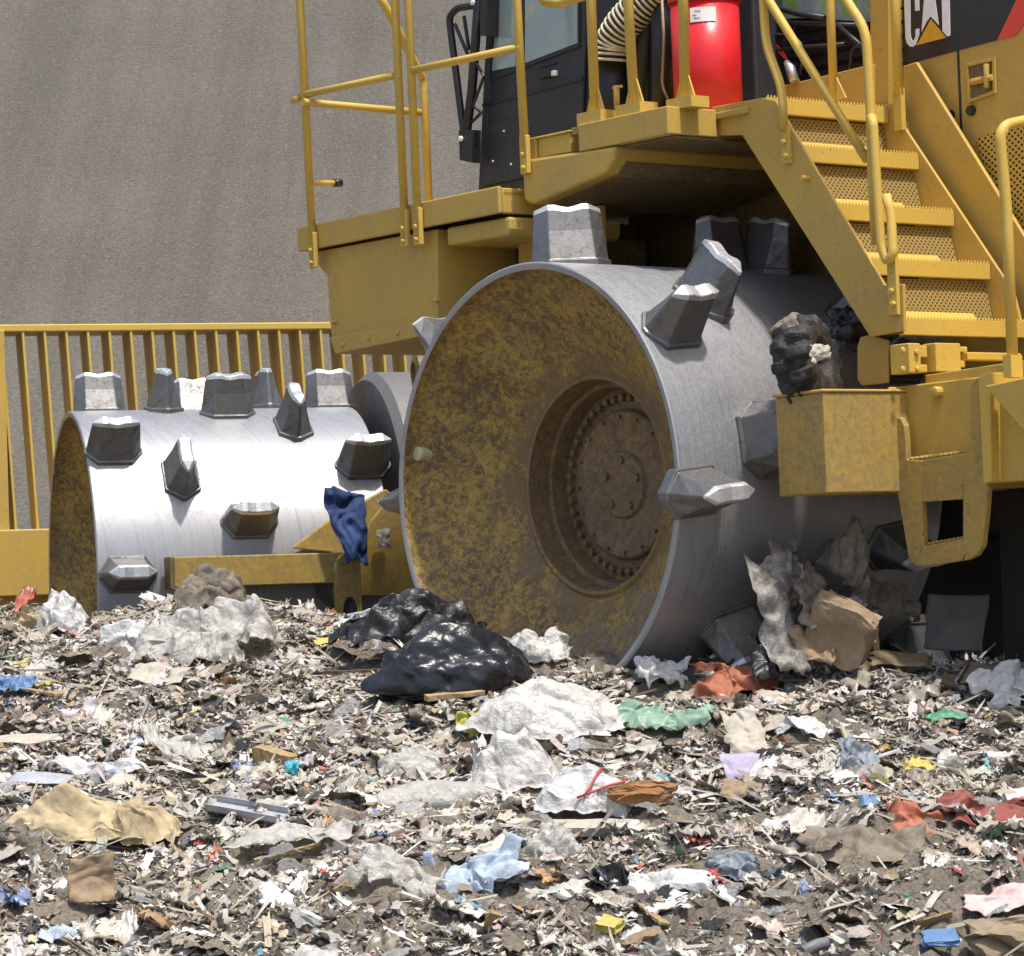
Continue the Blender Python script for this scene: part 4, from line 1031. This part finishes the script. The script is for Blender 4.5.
# tyre caught between the near drum and the bumper box
b = MB(None); V = []; F = []; n1, n2 = 144, 52
for i in range(n1):
    for j in range(n2):
        a, c = 2 * pi * i / n1, 2 * pi * j / n2
        sq = lambda t: math.copysign(abs(t) ** .7, t)
        lug = .026 if (j in range(0, 11) or j > n2 - 11) and ((i + (1 if j < 11 else 0) * 6) % 12 < 6) else 0
        rr = .125 + .062 * sq(math.cos(c)) + lug; z = .085 * sq(math.sin(c))
        p = Vector((rr * math.cos(a), rr * math.sin(a), z)); k = mn.noise(p * 40) * .006 + (.024 * max(0, mn.noise(p * 8 + Vector((3, 1, 4)))))
        p = p * (1 + k / .2); V.append(p)
for i in range(n1):
    for j in range(n2): F.append((i * n2 + j, ((i + 1) % n1) * n2 + j, ((i + 1) % n1) * n2 + (j + 1) % n2, i * n2 + (j + 1) % n2))
ty = mesh_obj('tyre', V, F, RUBR)
q = R.w(P(806, 362, f=-1.16))[0]
place(ty, 'mud caked black tyre wedged between near drum and yellow bumper box', 'tyre', 0, 0, 0, 62, 78, 0, at=q); ty.scale = (.84, .84, .95)
q = R.w(P(822, 352, f=-1.345))[0]
place(sheet('paper_scrap', .11, .07, PAPR, 23, .02, 24, 3, .4), 'white scrap with creases stuck on the muddy tyre', 'scrap', 0, 0, 0, 45, 70, 0, at=q)
place(bag('mud_clump', .15, .13, .07, MUDR, 24, 5, .3, .14), 'lump of dried mud sitting on the tyre above the bumper box', 'mud clump', 0, 0, 0, 0, 0, 0, at=R.w(P(790, 334, f=-1.14))[0])
place(bag('plastic_bag', .24, .16, .10, BLKP, 25, 5, .4, .34, 1.9), 'dark plastic lump behind the muddy tyre under the stairs', 'plastic', 0, 0, 0, 20, 40, 0, at=R.w(P(850, 330, f=-1.0))[0])
# refuse carried up by the lower right of the near drum
WR = lambda px, py, f: R.w(P(px, py, f=f))[0]
place(sheet('metal_sheet', .20, .50, SHTM, 26, .06, 40, 2.0, .22), 'tall crumpled grey white sheet standing against the near drum teeth', 'sheet', 0, 0, 0, 40, 68, -14, at=WR(782, 610, -1.06))
place(crushed('cardboard_box', .23, .11, .21, CARD, 27, 16, .10), 'squashed brown cardboard carton leaning on the near drum', 'carton', 0, 0, 0, -25, 12, 28, at=WR(832, 655, -1.16))
place(sheet('rag', .20, .34, MUDR, 28, .07, 40, 2.6, .4), 'muddy brown rag hanging off a drum tooth above the carton', 'rag', 0, 0, 0, 30, 75, 20, at=WR(815, 600, -1.10))
place(bag('mud_clump', .14, .12, .15, MUDR, 29, 5, .4, .16, 2.2, .8), 'hanging clump of matted mud and fibre below the yellow box', 'mud clump', 0, 0, 0, 0, 0, 0, at=WR(852, 560, -1.08))
place(stick('branch', .22, .03, .03, WOOD, 3), 'muddy stick standing upright right of the squashed carton', 'stick', 0, 0, 0, 0, 0, 84, at=WR(872, 640, -1.12))
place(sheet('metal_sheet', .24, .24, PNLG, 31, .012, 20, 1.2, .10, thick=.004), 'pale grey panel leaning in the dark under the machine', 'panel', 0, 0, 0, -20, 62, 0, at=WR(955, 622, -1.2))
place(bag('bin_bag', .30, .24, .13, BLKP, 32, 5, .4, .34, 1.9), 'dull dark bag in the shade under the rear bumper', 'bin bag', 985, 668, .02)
place(sheet('cardboard_sheet', .30, .2, CARD, 33, .02, 24, 1.4, .12), 'flat brown board at the far right below the bumper', 'board', 1004, 690, .05, -20, 14)
place(sheet('cardboard_sheet', .24, .12, CARD, 34, .02, 24, 1.4, .15), 'flat tan cardboard lying below the yellow access step', 'cardboard', 900, 682, .05, 4, 14)
place(sheet('cardboard_sheet', .20, .14, CARD, 35, .05, 24, 2, .3), 'bent orange brown cardboard left of the dull dark bag', 'cardboard', 935, 672, .05, 20, 24)
for i_, (nm_, w_, h_, mt_, px_, py_, f_, ya_, ti_, lb_) in enumerate((
        ('rag', .12, .30, MUDR, 795, 575, -1.02, 30, 74, 'narrow muddy strip hanging beside the tall grey white sheet'),
        ('cardboard_sheet', .22, .16, CARD, 806, 640, -1.13, -35, 60, 'torn brown card wedged between tall sheet and squashed carton'),
        ('torn_plastic', .18, .2, BLKP, 775, 655, -1.05, 10, 40, 'black film rag at the foot of the tall grey white sheet'),
        ('rag', .2, .22, SHTM, 850, 620, -1.20, 15, 62, 'dirty pale rag behind the top of the squashed carton'),
        ('rag', .24, .16, MUDR, 880, 665, -1.2, 0, 30, 'matted brown rag at the foot of the muddy stick'),
        ('torn_plastic', .22, .2, MUDR, 900, 596, -1.02, 25, 66, 'muddy film hanging from a tooth in the machine shade'))):
    place(sheet(nm_, w_, h_, mt_, 140 + i_, .06, 34, 2.4, .4), lb_, 'rag' if nm_ == 'rag' else 'scrap', 0, 0, 0, ya_, ti_, 10 * (i_ % 3 - 1), at=WR(px_, py_, f_))
# mid heap
place(sheet('plastic_bag', .40, .16, LGRN, 36, .05, 50, 3, .4), 'pale green torn film right of the big white sack', 'plastic', 658, 727, .04, -8, 8)
place(sheet('plastic_scrap', .10, .05, GREN, 37, .015, 20, 2, .3), 'bright green strip of plastic lying on dirt at left', 'plastic', 279, 729, .035, -4, 10)
place(sheet('plastic_scrap', .16, .06, GREN, 38, .02, 24, 2, .35), 'dark green plastic strip on the right of the heap', 'plastic', 946, 735, .035, 0, 10)
place(sheet('plastic_bag', .15, .13, OLIV, 39, .05, 30, 3, .4), 'olive yellow film tucked at the left edge of the white sack', 'plastic', 480, 730, .04, 20, 20)
place(sheet('plastic_bag', .17, .10, BBLU, 40, .04, 30, 3, .35), 'bright blue plastic at the far left of the heap', 'plastic', 14, 694, .04, 5, 18)
place(sheet('plastic_strip', .13, .04, YELT, 41, .01, 20, 1.6, .2), 'yellow strip sticking up left of the black bin bag', 'plastic', 326, 654, .05, 38, 30)
place(stick('wood_chunk', .17, .06, .05, WOOD, 5), 'split tan wood chunk lying on bare dirt left of centre', 'wood', 277, 772, .0, -32, 0)
place(stick('board', .46, .07, .03, PAPR, 7, taper=1), 'long off white board lying below the white bag with red string', 'board', 580, 825, .01, -1, 10)
place(crushed('wood_chunk', .17, .06, .05, trashmat('rotten_orange_wood', (.30, .14, .05), .9, .5), 9, 12, .30), 'rotten orange wood at the right end of the white board', 'wood', 643, 817, .02, 8, 0)
place(roll('rolled_plastic', .46, .07, FILM, 43), 'dirty rolled grey film left of the white bag with red string', 'plastic', 440, 803, -.01, 12)
place(drape('plastic_bag', .32, .24, .13, BAGW, 44, 100, .45, .10), 'dingy cream bag between grey roll and white bag', 'plastic bag', 512, 788, 0, 0)
o = drape('plastic_bag', .38, .24, .11, FILMW, 45, 110, .35, .09); place(o, 'white bag tied with a red drawstring in mid heap', 'plastic bag', 587, 808, 0, -4)
b = MB(None)
for pl in (((-.005, -.10), (.02, -.06), (.03, -.02), (.045, .03), (.06, .06)), ((-.03, -.095), (.03, -.085), (.08, -.06), (.115, -.02), (.125, .02), (.12, .05))):
    b.tube(rounded([(x, y, top_of(o, x, y) + .006) for x, y in pl], .02), .0045, 8)
st = b.build('drawstring', REDT); st.parent = o
place(drape('plastic_bag', .24, .18, .08, FILM, 46, 70, .4, .14), 'clear bag lying alone above the grey film roll', 'plastic bag', 410, 782, 0, 10)
place(drape('plastic_bag', .2, .13, .09, FILM, 47, 70, .4, .14), 'upright clear bag below the long white board', 'plastic bag', 553, 868, 0, 30)
o = drape('cloth_roll', .50, .26, .11, TANC, 48, 90, .35, .10, .25); place(o, 'tan cloth roll lying at the left side of the foreground', 'cloth', 78, 838, -.02, -3)
place(drape('cloth_bundle', .28, .24, .09, TANC, 49, 70, .4, .14), 'tan bunched cloth at the right end of the cloth roll', 'cloth', 140, 838, -.01, 20)
place(sheet('panel', .22, .09, GREYM, 50, .006, 20, 1.2, .08), 'flat pale grey strip lying above the tan cloth roll', 'panel', 40, 805, .04, -14, 10)
b = MB(None); b.box(-.15, .15, -.035, .035, 0, .004); b.box(-.15, .15, -.035, -.031, 0, .026); b.box(-.15, .15, .031, .035, 0, .026)
place(b.build('metal_channel', GREYM), 'straight grey metal channel lying in the left foreground', 'metal channel', 247, 828, .03, -33, 14)
place(sheet('plastic_sheet', .44, .17, FILM, 51, .06, 50, 2.6, .3), 'wide wrinkled clear film left of centre in the foreground', 'plastic', 292, 868, .035, 3, 10)
place(sheet('cloth', .36, .20, LBLU, 52, .10, 60, 2.6, .3), 'crumpled pale blue cloth lying in the centre foreground', 'cloth', 472, 895, .045, 8, 12)
place(sheet('paper_sheet', .16, .14, PURP, 53, .02, 24, 1.6, .2), 'lilac paper standing out right of centre', 'paper', 744, 787, .05, 10, 42)
place(sheet('cardboard_sheet', .15, .10, CARD, 54, .03, 24, 2, .3), 'buff scrap of card just below the lilac paper', 'cardboard', 742, 812, .035, 0, 20)
place(sheet('rag', .26, .17, ORNG, 55, .06, 44, 2.6, .35), 'orange red rag lying on mud toward the right edge', 'rag', 918, 835, .04, -16, 18)
place(sheet('rag', .34, .17, DRED, 56, .06, 44, 2.6, .4), 'dark red cloth with white streaks at the right edge', 'cloth', 993, 828, .05, 8, 18)
place(sheet('paper_sheet', .26, .12, PINK, 57, .04, 34, 2, .25), 'pale pink sheet lying at the right foreground edge', 'sheet', 1001, 912, .045, 14, 16)
place(crushed('packet', .10, .07, .018, [BBLU], 58, 6, .1), 'flat bright blue packet near the bottom right corner', 'packet', 940, 944, .03, 6, 14)
b = MB(None); b.tube([(-.11, 0, .02), (-.03, .006, .026), (.08, 0, .02)], .019, 14); place(b.build('pipe', GREYP), 'short dark grey pipe in the dirt at bottom right', 'pipe', 826, 943, .01, 42, 6)
place(crushed('stone', .18, .12, .10, STON, 60, 8, .25), 'brown stone block in the bottom right corner', 'stone', 1004, 945, 0, 10)
place(crushed('packet', .075, .05, .025, [YELT], 61, 6, .06), 'crushed yellow packet in the centre right foreground', 'packet', 611, 927, .02, -40, 20)
place(sheet('cardboard_sheet', .14, .14, CARD, 62, .03, 24, 1.6, .15), 'dished brown card standing on edge in the left foreground', 'cardboard', 92, 920, .07, 10, 70)
place(sheet('torn_plastic', .15, .10, BLKP, 63, .06, 34, 3, .35), 'bunched charcoal rag right of the pale blue cloth', 'rag', 608, 888, .035, 0, 14)
place(sheet('rag', .38, .16, FILMW, 64, .05, 44, 3.2, .4), 'stringy white film right of the charcoal rag', 'plastic', 660, 884, .035, -4, 10)
place(sheet('plastic_scrap', .12, .07, LBLU, 65, .03, 20, 2, .3), 'pale blue scrap at the bottom left corner', 'plastic', 57, 948, .035, 0, 20)
place(sheet('plastic_scrap', .05, .05, TEAL, 66, .02, 16, 2, .3), 'small teal cap of plastic near the metal channel', 'plastic', 292, 803, .035, 0, 40)
place(sheet('plastic_sheet', .13, .13, BLGR, 67, .04, 30, 2, .3), 'grey blue film standing right of centre beyond the lilac paper', 'plastic', 857, 783, .05, 10, 45)
place(drape('plastic_bag', .2, .13, .07, BLGR, 68, 60, .5, .16), 'dull grey blue lump with red wrapper beside it', 'plastic', 733, 868, .0, 10)
place(sheet('plastic_scrap', .08, .06, REDT, 69, .025, 16, 2, .3), 'red wrapper lying left of the dull grey blue lump', 'wrapper', 712, 876, .035, 30, 20)
place(sheet('rag', .42, .24, MUDR, 70, .06, 44, 2, .3), 'broad muddy mat right of centre above bare earth', 'mat', 866, 862, .035, -3, 10)
place(sheet('plastic_scrap', .07, .05, BBLU, 71, .02, 16, 2, .3), 'small dark blue wrapper on the broad muddy mat', 'wrapper', 868, 833, .045, 8, 25)
place(sheet('plastic_bag', .12, .09, YELT, 72, .03, 24, 3, .45), 'shredded yellow film right of the grey blue film', 'plastic', 918, 779, .035, 10, 14)
place(sheet('paper_sheet', .26, .07, PAPR, 73, .012, 20, 1.4, .15), 'long pale stick of card at the left edge in mid heap', 'cardboard', 26, 757, .04, 3, 8)
place(sheet('plastic_sheet', .40, .13, FILMW, 74, .05, 44, 3, .4), 'whitish flattened film in the left mid heap', 'plastic', 98, 778, .035, 5, 10)
place(sheet('plastic_sheet', .36, .22, FILM, 75, .08, 44, 3, .4), 'grey clear film streaming downhill at left of centre', 'plastic', 205, 752, .04, 40, 14)
place(sheet('cardboard_sheet', .24, .14, PAPR, 76, .02, 24, 1.4, .15), 'cream flattened carton at left of centre in mid heap', 'cardboard', 160, 695, .045, -16, 14)
place(sheet('plastic_sheet', .30, .12, FILMW, 77, .05, 40, 3, .35), 'bright white film strip right of the pale green film', 'plastic', 815, 733, .04, -12, 14)
place(sheet('plastic_sheet', .24, .2, FILMW, 78, .09, 44, 3, .4), 'white torn bag at the right edge under the bumper', 'plastic bag', 1008, 712, .05, 12, 24)
place(sheet('rag', .16, .26, PAPR, 79, .04, 34, 2.4, .35), 'pale grey rag pointing down right of centre in mid heap', 'rag', 745, 742, .05, 10, 30)
place(sheet('plastic_bag', .20, .16, FILMW, 80, .07, 40, 3, .3), 'crumpled white film beside the orange red bag at its left', 'plastic', 663, 694, .05, 0, 30)
place(stick('branch', .52, .016, .016, trashmat('dark_wet_wood', (.11, .075, .045), .8, .3), 11), 'long thin dark branch lying left of the black bin bag', 'branch', 330, 676, .05, 12, 0)
place(stick('wood_chunk', .24, .035, .02, WOOD, 13), 'thin brown board lying below the black bin bag', 'board', 455, 716, .03, 28, 0)
place(sheet('plastic_sheet', .30, .16, FILM, 81, .07, 40, 3, .4), 'greyish film bunched at the bottom left of centre', 'plastic', 395, 905, .035, -14, 14)
place(sheet('plastic_sheet', .30, .17, FILMW, 82, .06, 40, 3, .4), 'pale cream film in the right mid foreground', 'plastic', 790, 832, .035, 12, 14)

# --- smaller scraps, each its own object, in kinds nothing tells apart
def cull(X, Y):
    """keep clear of the inside of the drums"""
    q = (np.stack([X, Y, ground_z(X, Y)], -1) - R.O) @ R.M.T
    ins = (np.hypot(q[:, 0], q[:, 2]) < RAD + .01) & (q[:, 1] < .02) & (q[:, 1] > -1.5)
    q2 = (np.stack([X, Y, ground_z(X, Y)], -1) - A.O) @ A.M.T
    ins |= (np.hypot(q2[:, 0], q2[:, 2]) < RAD + .01) & (q2[:, 1] < .02) & (q2[:, 1] > -1.5)
    return ~ins
kinds = [('film_scrap', FILMW, 'plastic film', 46, (.09, .19), .05, 'crumpled white film scrap half buried in the mixed litter', 'white film scraps'),
         ('clear_film_scrap', FILM, 'plastic film', 40, (.09, .2), .05, 'greyish see-through film scrap lying in the mixed litter', 'clear film scraps'),
         ('paper_scrap', PAPR, 'paper', 44, (.07, .16), .03, 'soiled cream paper scrap lying in the mixed litter', 'cream paper scraps'),
         ('cardboard_scrap', CARD, 'cardboard', 34, (.07, .17), .03, 'torn brown cardboard piece lying in the mixed litter', 'brown cardboard pieces'),
         ('rag_scrap', MUDR, 'rag', 46, (.09, .22), .05, 'mud coloured rag pressed into the mixed litter', 'muddy rags'),
         ('black_film_scrap', BLKP, 'plastic film', 26, (.07, .16), .05, 'torn black film scrap lying in the mixed litter', 'black film scraps'),
         ('blue_wrapper', BBLU, 'wrapper', 12, (.035, .07), .02, 'small blue wrapper lying loose in the mixed litter', 'blue wrappers'),
         ('red_wrapper', REDT, 'wrapper', 16, (.035, .075), .02, 'small red wrapper lying loose in the mixed litter', 'red wrappers'),
         ('yellow_wrapper', YELT, 'wrapper', 10, (.03, .06), .02, 'small yellow wrapper lying loose in the mixed litter', 'yellow wrappers'),
         ('green_wrapper', GREN, 'wrapper', 9, (.03, .07), .02, 'small green wrapper lying loose in the mixed litter', 'green wrappers'),
         ('pink_scrap', PINK, 'paper', 9, (.04, .08), .02, 'small pink scrap lying loose in the mixed litter', 'pink scraps'),
         ('wood_splinter', WOOD, 'wood', 22, (.10, .22), 0, 'thin wood splinter lying in the mixed litter', 'wood splinters')]
for ki, (nm, mt, cat, cnt, (s0, s1), amp, lab, grp) in enumerate(kinds):
    protos = []
    for v in range(6):
        if nm == 'wood_splinter': protos.append(stick(nm, 1, .10 + .03 * v, .06, mt, v + 3, 10, .3))
        else: protos.append(sheet(nm, 1, .45 + .09 * v, mt, 100 + ki * 9 + v, .16 if amp > .03 else .07, 18, 2.8, .45, 0, True, None, 0))
    for i in range(cnt):
        for tr in range(30):
            py = random.uniform(628, 968); px = random.uniform(-30, 1054)
            q = ground_at(px, py)
            if cull(np.array([q[0]]), np.array([q[1]]))[0] and not (660 < px < 1030 and py < 665): break
        o = protos[i] if i < 6 else protos[i % 6].copy()
        if i >= 6: COL.objects.link(o)
        s = random.uniform(s0, s1); o.scale = (s, s, s)
        place(o, lab, cat, 0, 0, .012 + s * .06, random.uniform(0, 360), random.gauss(0, 24), random.gauss(0, 18), group=grp, at=q)

# --- the litter nobody could count
def litmat(name, rough, bumpk=.3):
    m, nt, b, o = newmat(name); v = objvec(nt)
    a = nd(nt, 'ShaderNodeAttribute'); a.attribute_name = 'piece_colour'
    k = ramp(nt, mix(nt, .5, noise(nt, 9, 5, .7, v, .3), noise(nt, 46, 7, .8, v, .6)), [(.46, 0), (.60, .68)])
    br = mix(nt, noise(nt, 90, 5, .7, v), (.17, .138, .10), (.42, .37, .295))
    nt.links.new(mix(nt, k, a.outputs['Color'], br), b.inputs['Base Color']); b.inputs['Roughness'].default_value = rough
    bump(nt, b, noise(nt, 110, 4, .6, v), bumpk, .006)
    return m
def spots(K, y0=8.6, y1=14.7, half=3.5):
    X = rng.uniform(-half, half, K * 3); Y = rng.uniform(y0, y1, K * 3)
    lim = np.where(X < -.2, 14.7, 13.6)
    dens = (.62 + .38 * sstep(9.3, 10.8, Y)) * (1 - .72 * sstep(.15, .6, X) * sstep(10.35, 9.8, Y))
    patch = lat_noise(X * 2.2 + 9, Y * 2.2, 31) * .6 + lat_noise(X * 6, Y * 6, 32) * .4
    ok = cull(X, Y) & (Y < lim) & (rng.random(K * 3) < dens * np.clip(.5 + 1.3 * (patch - .2), .3, 1))
    for fx, fy, a, c, w in FOOT:                       # leave most of what lies on top of the big things away
        dx, dy = X - fx, Y - fy; u_, v_ = math.cos(w) * dx + math.sin(w) * dy, -math.sin(w) * dx + math.cos(w) * dy
        ok &= ~(((u_ / a) ** 2 + (v_ / c) ** 2 < 1) & (rng.random(K * 3) < .93))
    i = np.nonzero(ok)[0][:K]; return X[i], Y[i]
PAL = np.array([(.66, .64, .595), (.54, .51, .46), (.52, .465, .38), (.43, .365, .28), (.34, .29, .225), (.25, .21, .16), (.07, .065, .058),
                (.10, .20, .45), (.46, .10, .06), (.62, .47, .08), (.07, .27, .14), (.58, .36, .38), (.10, .36, .42), (.36, .30, .46), (.50, .27, .10)])
def colours(K, Y, w):
    w = np.array(w, float); w /= w.sum(); i = rng.choice(len(PAL), K, p=w)
    c = (PAL[i] * .88 + np.array([.20, .175, .145]) * .12) * rng.uniform(.65, 1.18, (K, 1)) * rng.uniform(.94, 1.06, (K, 3))
    return np.clip(c, .01, .82)
def scraps(name, K, s0, s1, n, asp, tilt, crum, w, mat, lift=.35, smooth=False):
    X, Y = spots(K); K = len(X); Z = ground_z(X, Y)
    s = s0 + (s1 - s0) * rng.random(K) ** 1.8; ar = rng.uniform(1, asp, K)
    t = np.linspace(-.5, .5, n); U, Vv = np.meshgrid(t, t); U = U.ravel()[None]; Vv = Vv.ravel()[None]
    ju, jv = rng.normal(0, .22 / n, (2, K, n * n))
    edge = 1 - .35 * rng.random((K, n * n)) * (np.maximum(abs(U), abs(Vv)) > .49)
    x = (U + ju) * edge * (s * np.sqrt(ar))[:, None]; y = (Vv + jv) * edge * (s / np.sqrt(ar))[:, None]
    z = 0
    for k in range(6):
        a = rng.uniform(0, 2 * pi, (K, 1)); fq = rng.uniform(2.5, 5.5, (K, 1)) * (1 + .5 * k); ph = rng.uniform(0, 6.28, (K, 1))
        tri = np.abs(((np.cos(a) * U + np.sin(a) * Vv) * fq + ph) % 2 - 1) - .5
        z = z + tri * crum * s[:, None] / (1 + .55 * k)
    z = z + rng.normal(0, crum * .16, (K, n * n)) * s[:, None]
    ty, tx, tz = rng.normal(0, tilt, K), rng.normal(0, tilt, K), rng.uniform(0, 2 * pi, K)
    tz = np.where(rng.random(K) < .5, rng.normal(0, .45, K), tz)
    cx, sx, cy, sy, cz, sz = np.cos(tx)[:, None], np.sin(tx)[:, None], np.cos(ty)[:, None], np.sin(ty)[:, None], np.cos(tz)[:, None], np.sin(tz)[:, None]
    x, y = cz * x - sz * y, sz * x + cz * y
    y, z = cx * y - sx * z, sx * y + cx * z
    x, z = cy * x + sy * z, -sy * x + cy * z
    P_ = np.stack([x + X[:, None], y + Y[:, None], z + (Z + s * lift * rng.uniform(0, 1, K))[:, None] + .17 * y], -1).reshape(-1, 3)
    i = np.arange(n * n).reshape(n, n); q = np.stack([i[:-1, :-1], i[:-1, 1:], i[1:, 1:], i[1:, :-1]], -1).reshape(-1, 4)
    Q = (q[None] + (np.arange(K) * n * n)[:, None, None]).reshape(-1, 4)
    c = np.repeat(colours(K, Y, w), n * n, 0)
    o = fastmesh(name, P_, Q, mat, smooth, c); o['kind'] = 'stuff'; return o
LIT = litmat('litter_pieces', .7); LITF = litmat('litter_film', .36)
#            white grey beige tan  mud  dmud blk  blu  red  yel  grn pink teal pur  oran
scraps('shredded_litter', 120000, .007, .030, 3, 5, .60, .34, [20, 20, 18, 13, 13, 7, 5, .7, .9, .4, .5, .6, .3, .2, .8], LIT, .5)
scraps('mixed_litter', 10000, .025, .070, 7, 4.5, .45, .26, [22, 22, 17, 12, 11, 4, 4, .9, 1.0, .4, .5, .7, .3, .3, .8], LIT, .3, True)
scraps('film_litter', 5200, .04, .15, 13, 3.0, .32, .15, [28, 26, 18, 8, 10, 2, 3, .8, .8, .3, .6, .6, .3, .4, .6], LITF, .22, True)
scraps('fibre_litter', 8000, .03, .07, 3, 22, .35, .10, [14, 14, 14, 12, 20, 16, 12, .3, .5, .3, .4, 0, 0, 0, .5], LIT, .6)
# clods of soil
V0, F0 = ico(2); V0 = np.array([tuple(v) for v in V0]); F0 = np.array(F0)
X, Y = spots(3000); K = len(X); s = .006 + .018 * rng.random(K) ** 3
rr = 1 + rng.normal(0, .16, (K, len(V0), 1)); Pc = V0[None] * rr * s[:, None, None] * rng.uniform(.6, 1.3, (K, 1, 3)) + np.stack([X, Y, ground_z(X, Y) + s * .3], -1)[:, None, :]
o = fastmesh('soil_clods', Pc.reshape(-1, 3), (F0[None] + (np.arange(K) * len(V0))[:, None, None]).reshape(-1, 3), SOIL, True); o['kind'] = 'stuff'
#TRASH1

# ------------------------------------------------------------------ light, sky and camera
sd = np.array([.17, -.27, .95]); sd /= np.linalg.norm(sd)
ld = bpy.data.lights.new('sun', 'SUN'); ld.energy = 3.4; ld.angle = math.radians(3.0); ld.color = (1, .955, .88)
lo = bpy.data.objects.new('sun', ld); COL.objects.link(lo)
lo.rotation_euler = Vector(sd).to_track_quat('Z', 'Y').to_euler(); lo.location = (4, -6, 20)
W = bpy.data.worlds.new('World'); SC.world = W; W.use_nodes = True
nt = W.node_tree; bg = nt.nodes['Background']
sk = nt.nodes.new('ShaderNodeTexSky'); sk.sky_type = 'NISHITA'; sk.sun_disc = False
sk.sun_elevation = math.asin(sd[2]); sk.sun_rotation = math.atan2(sd[0], sd[1]); sk.dust_density = 3.0; sk.air_density = 1.0
nt.links.new(sk.outputs[0], bg.inputs[0]); bg.inputs[1].default_value = .145
cd = bpy.data.cameras.new('camera'); cam = bpy.data.objects.new('camera', cd); COL.objects.link(cam)
cd.sensor_width = 36; cd.sensor_fit = 'HORIZONTAL'; cd.lens = FPX / 1024 * 36; cd.clip_end = 2000
cam.location = (0, 0, 0); cam.rotation_euler = (pi / 2, 0, 0); SC.camera = cam
SC.view_settings.view_transform = 'Standard'; SC.view_settings.look = 'None'; SC.view_settings.gamma = 1; SC.view_settings.use_curve_mapping = False
SC.view_settings.exposure = .48
SC.render.engine = 'CYCLES'; SC.cycles.use_denoising = True; SC.cycles.max_bounces = 6
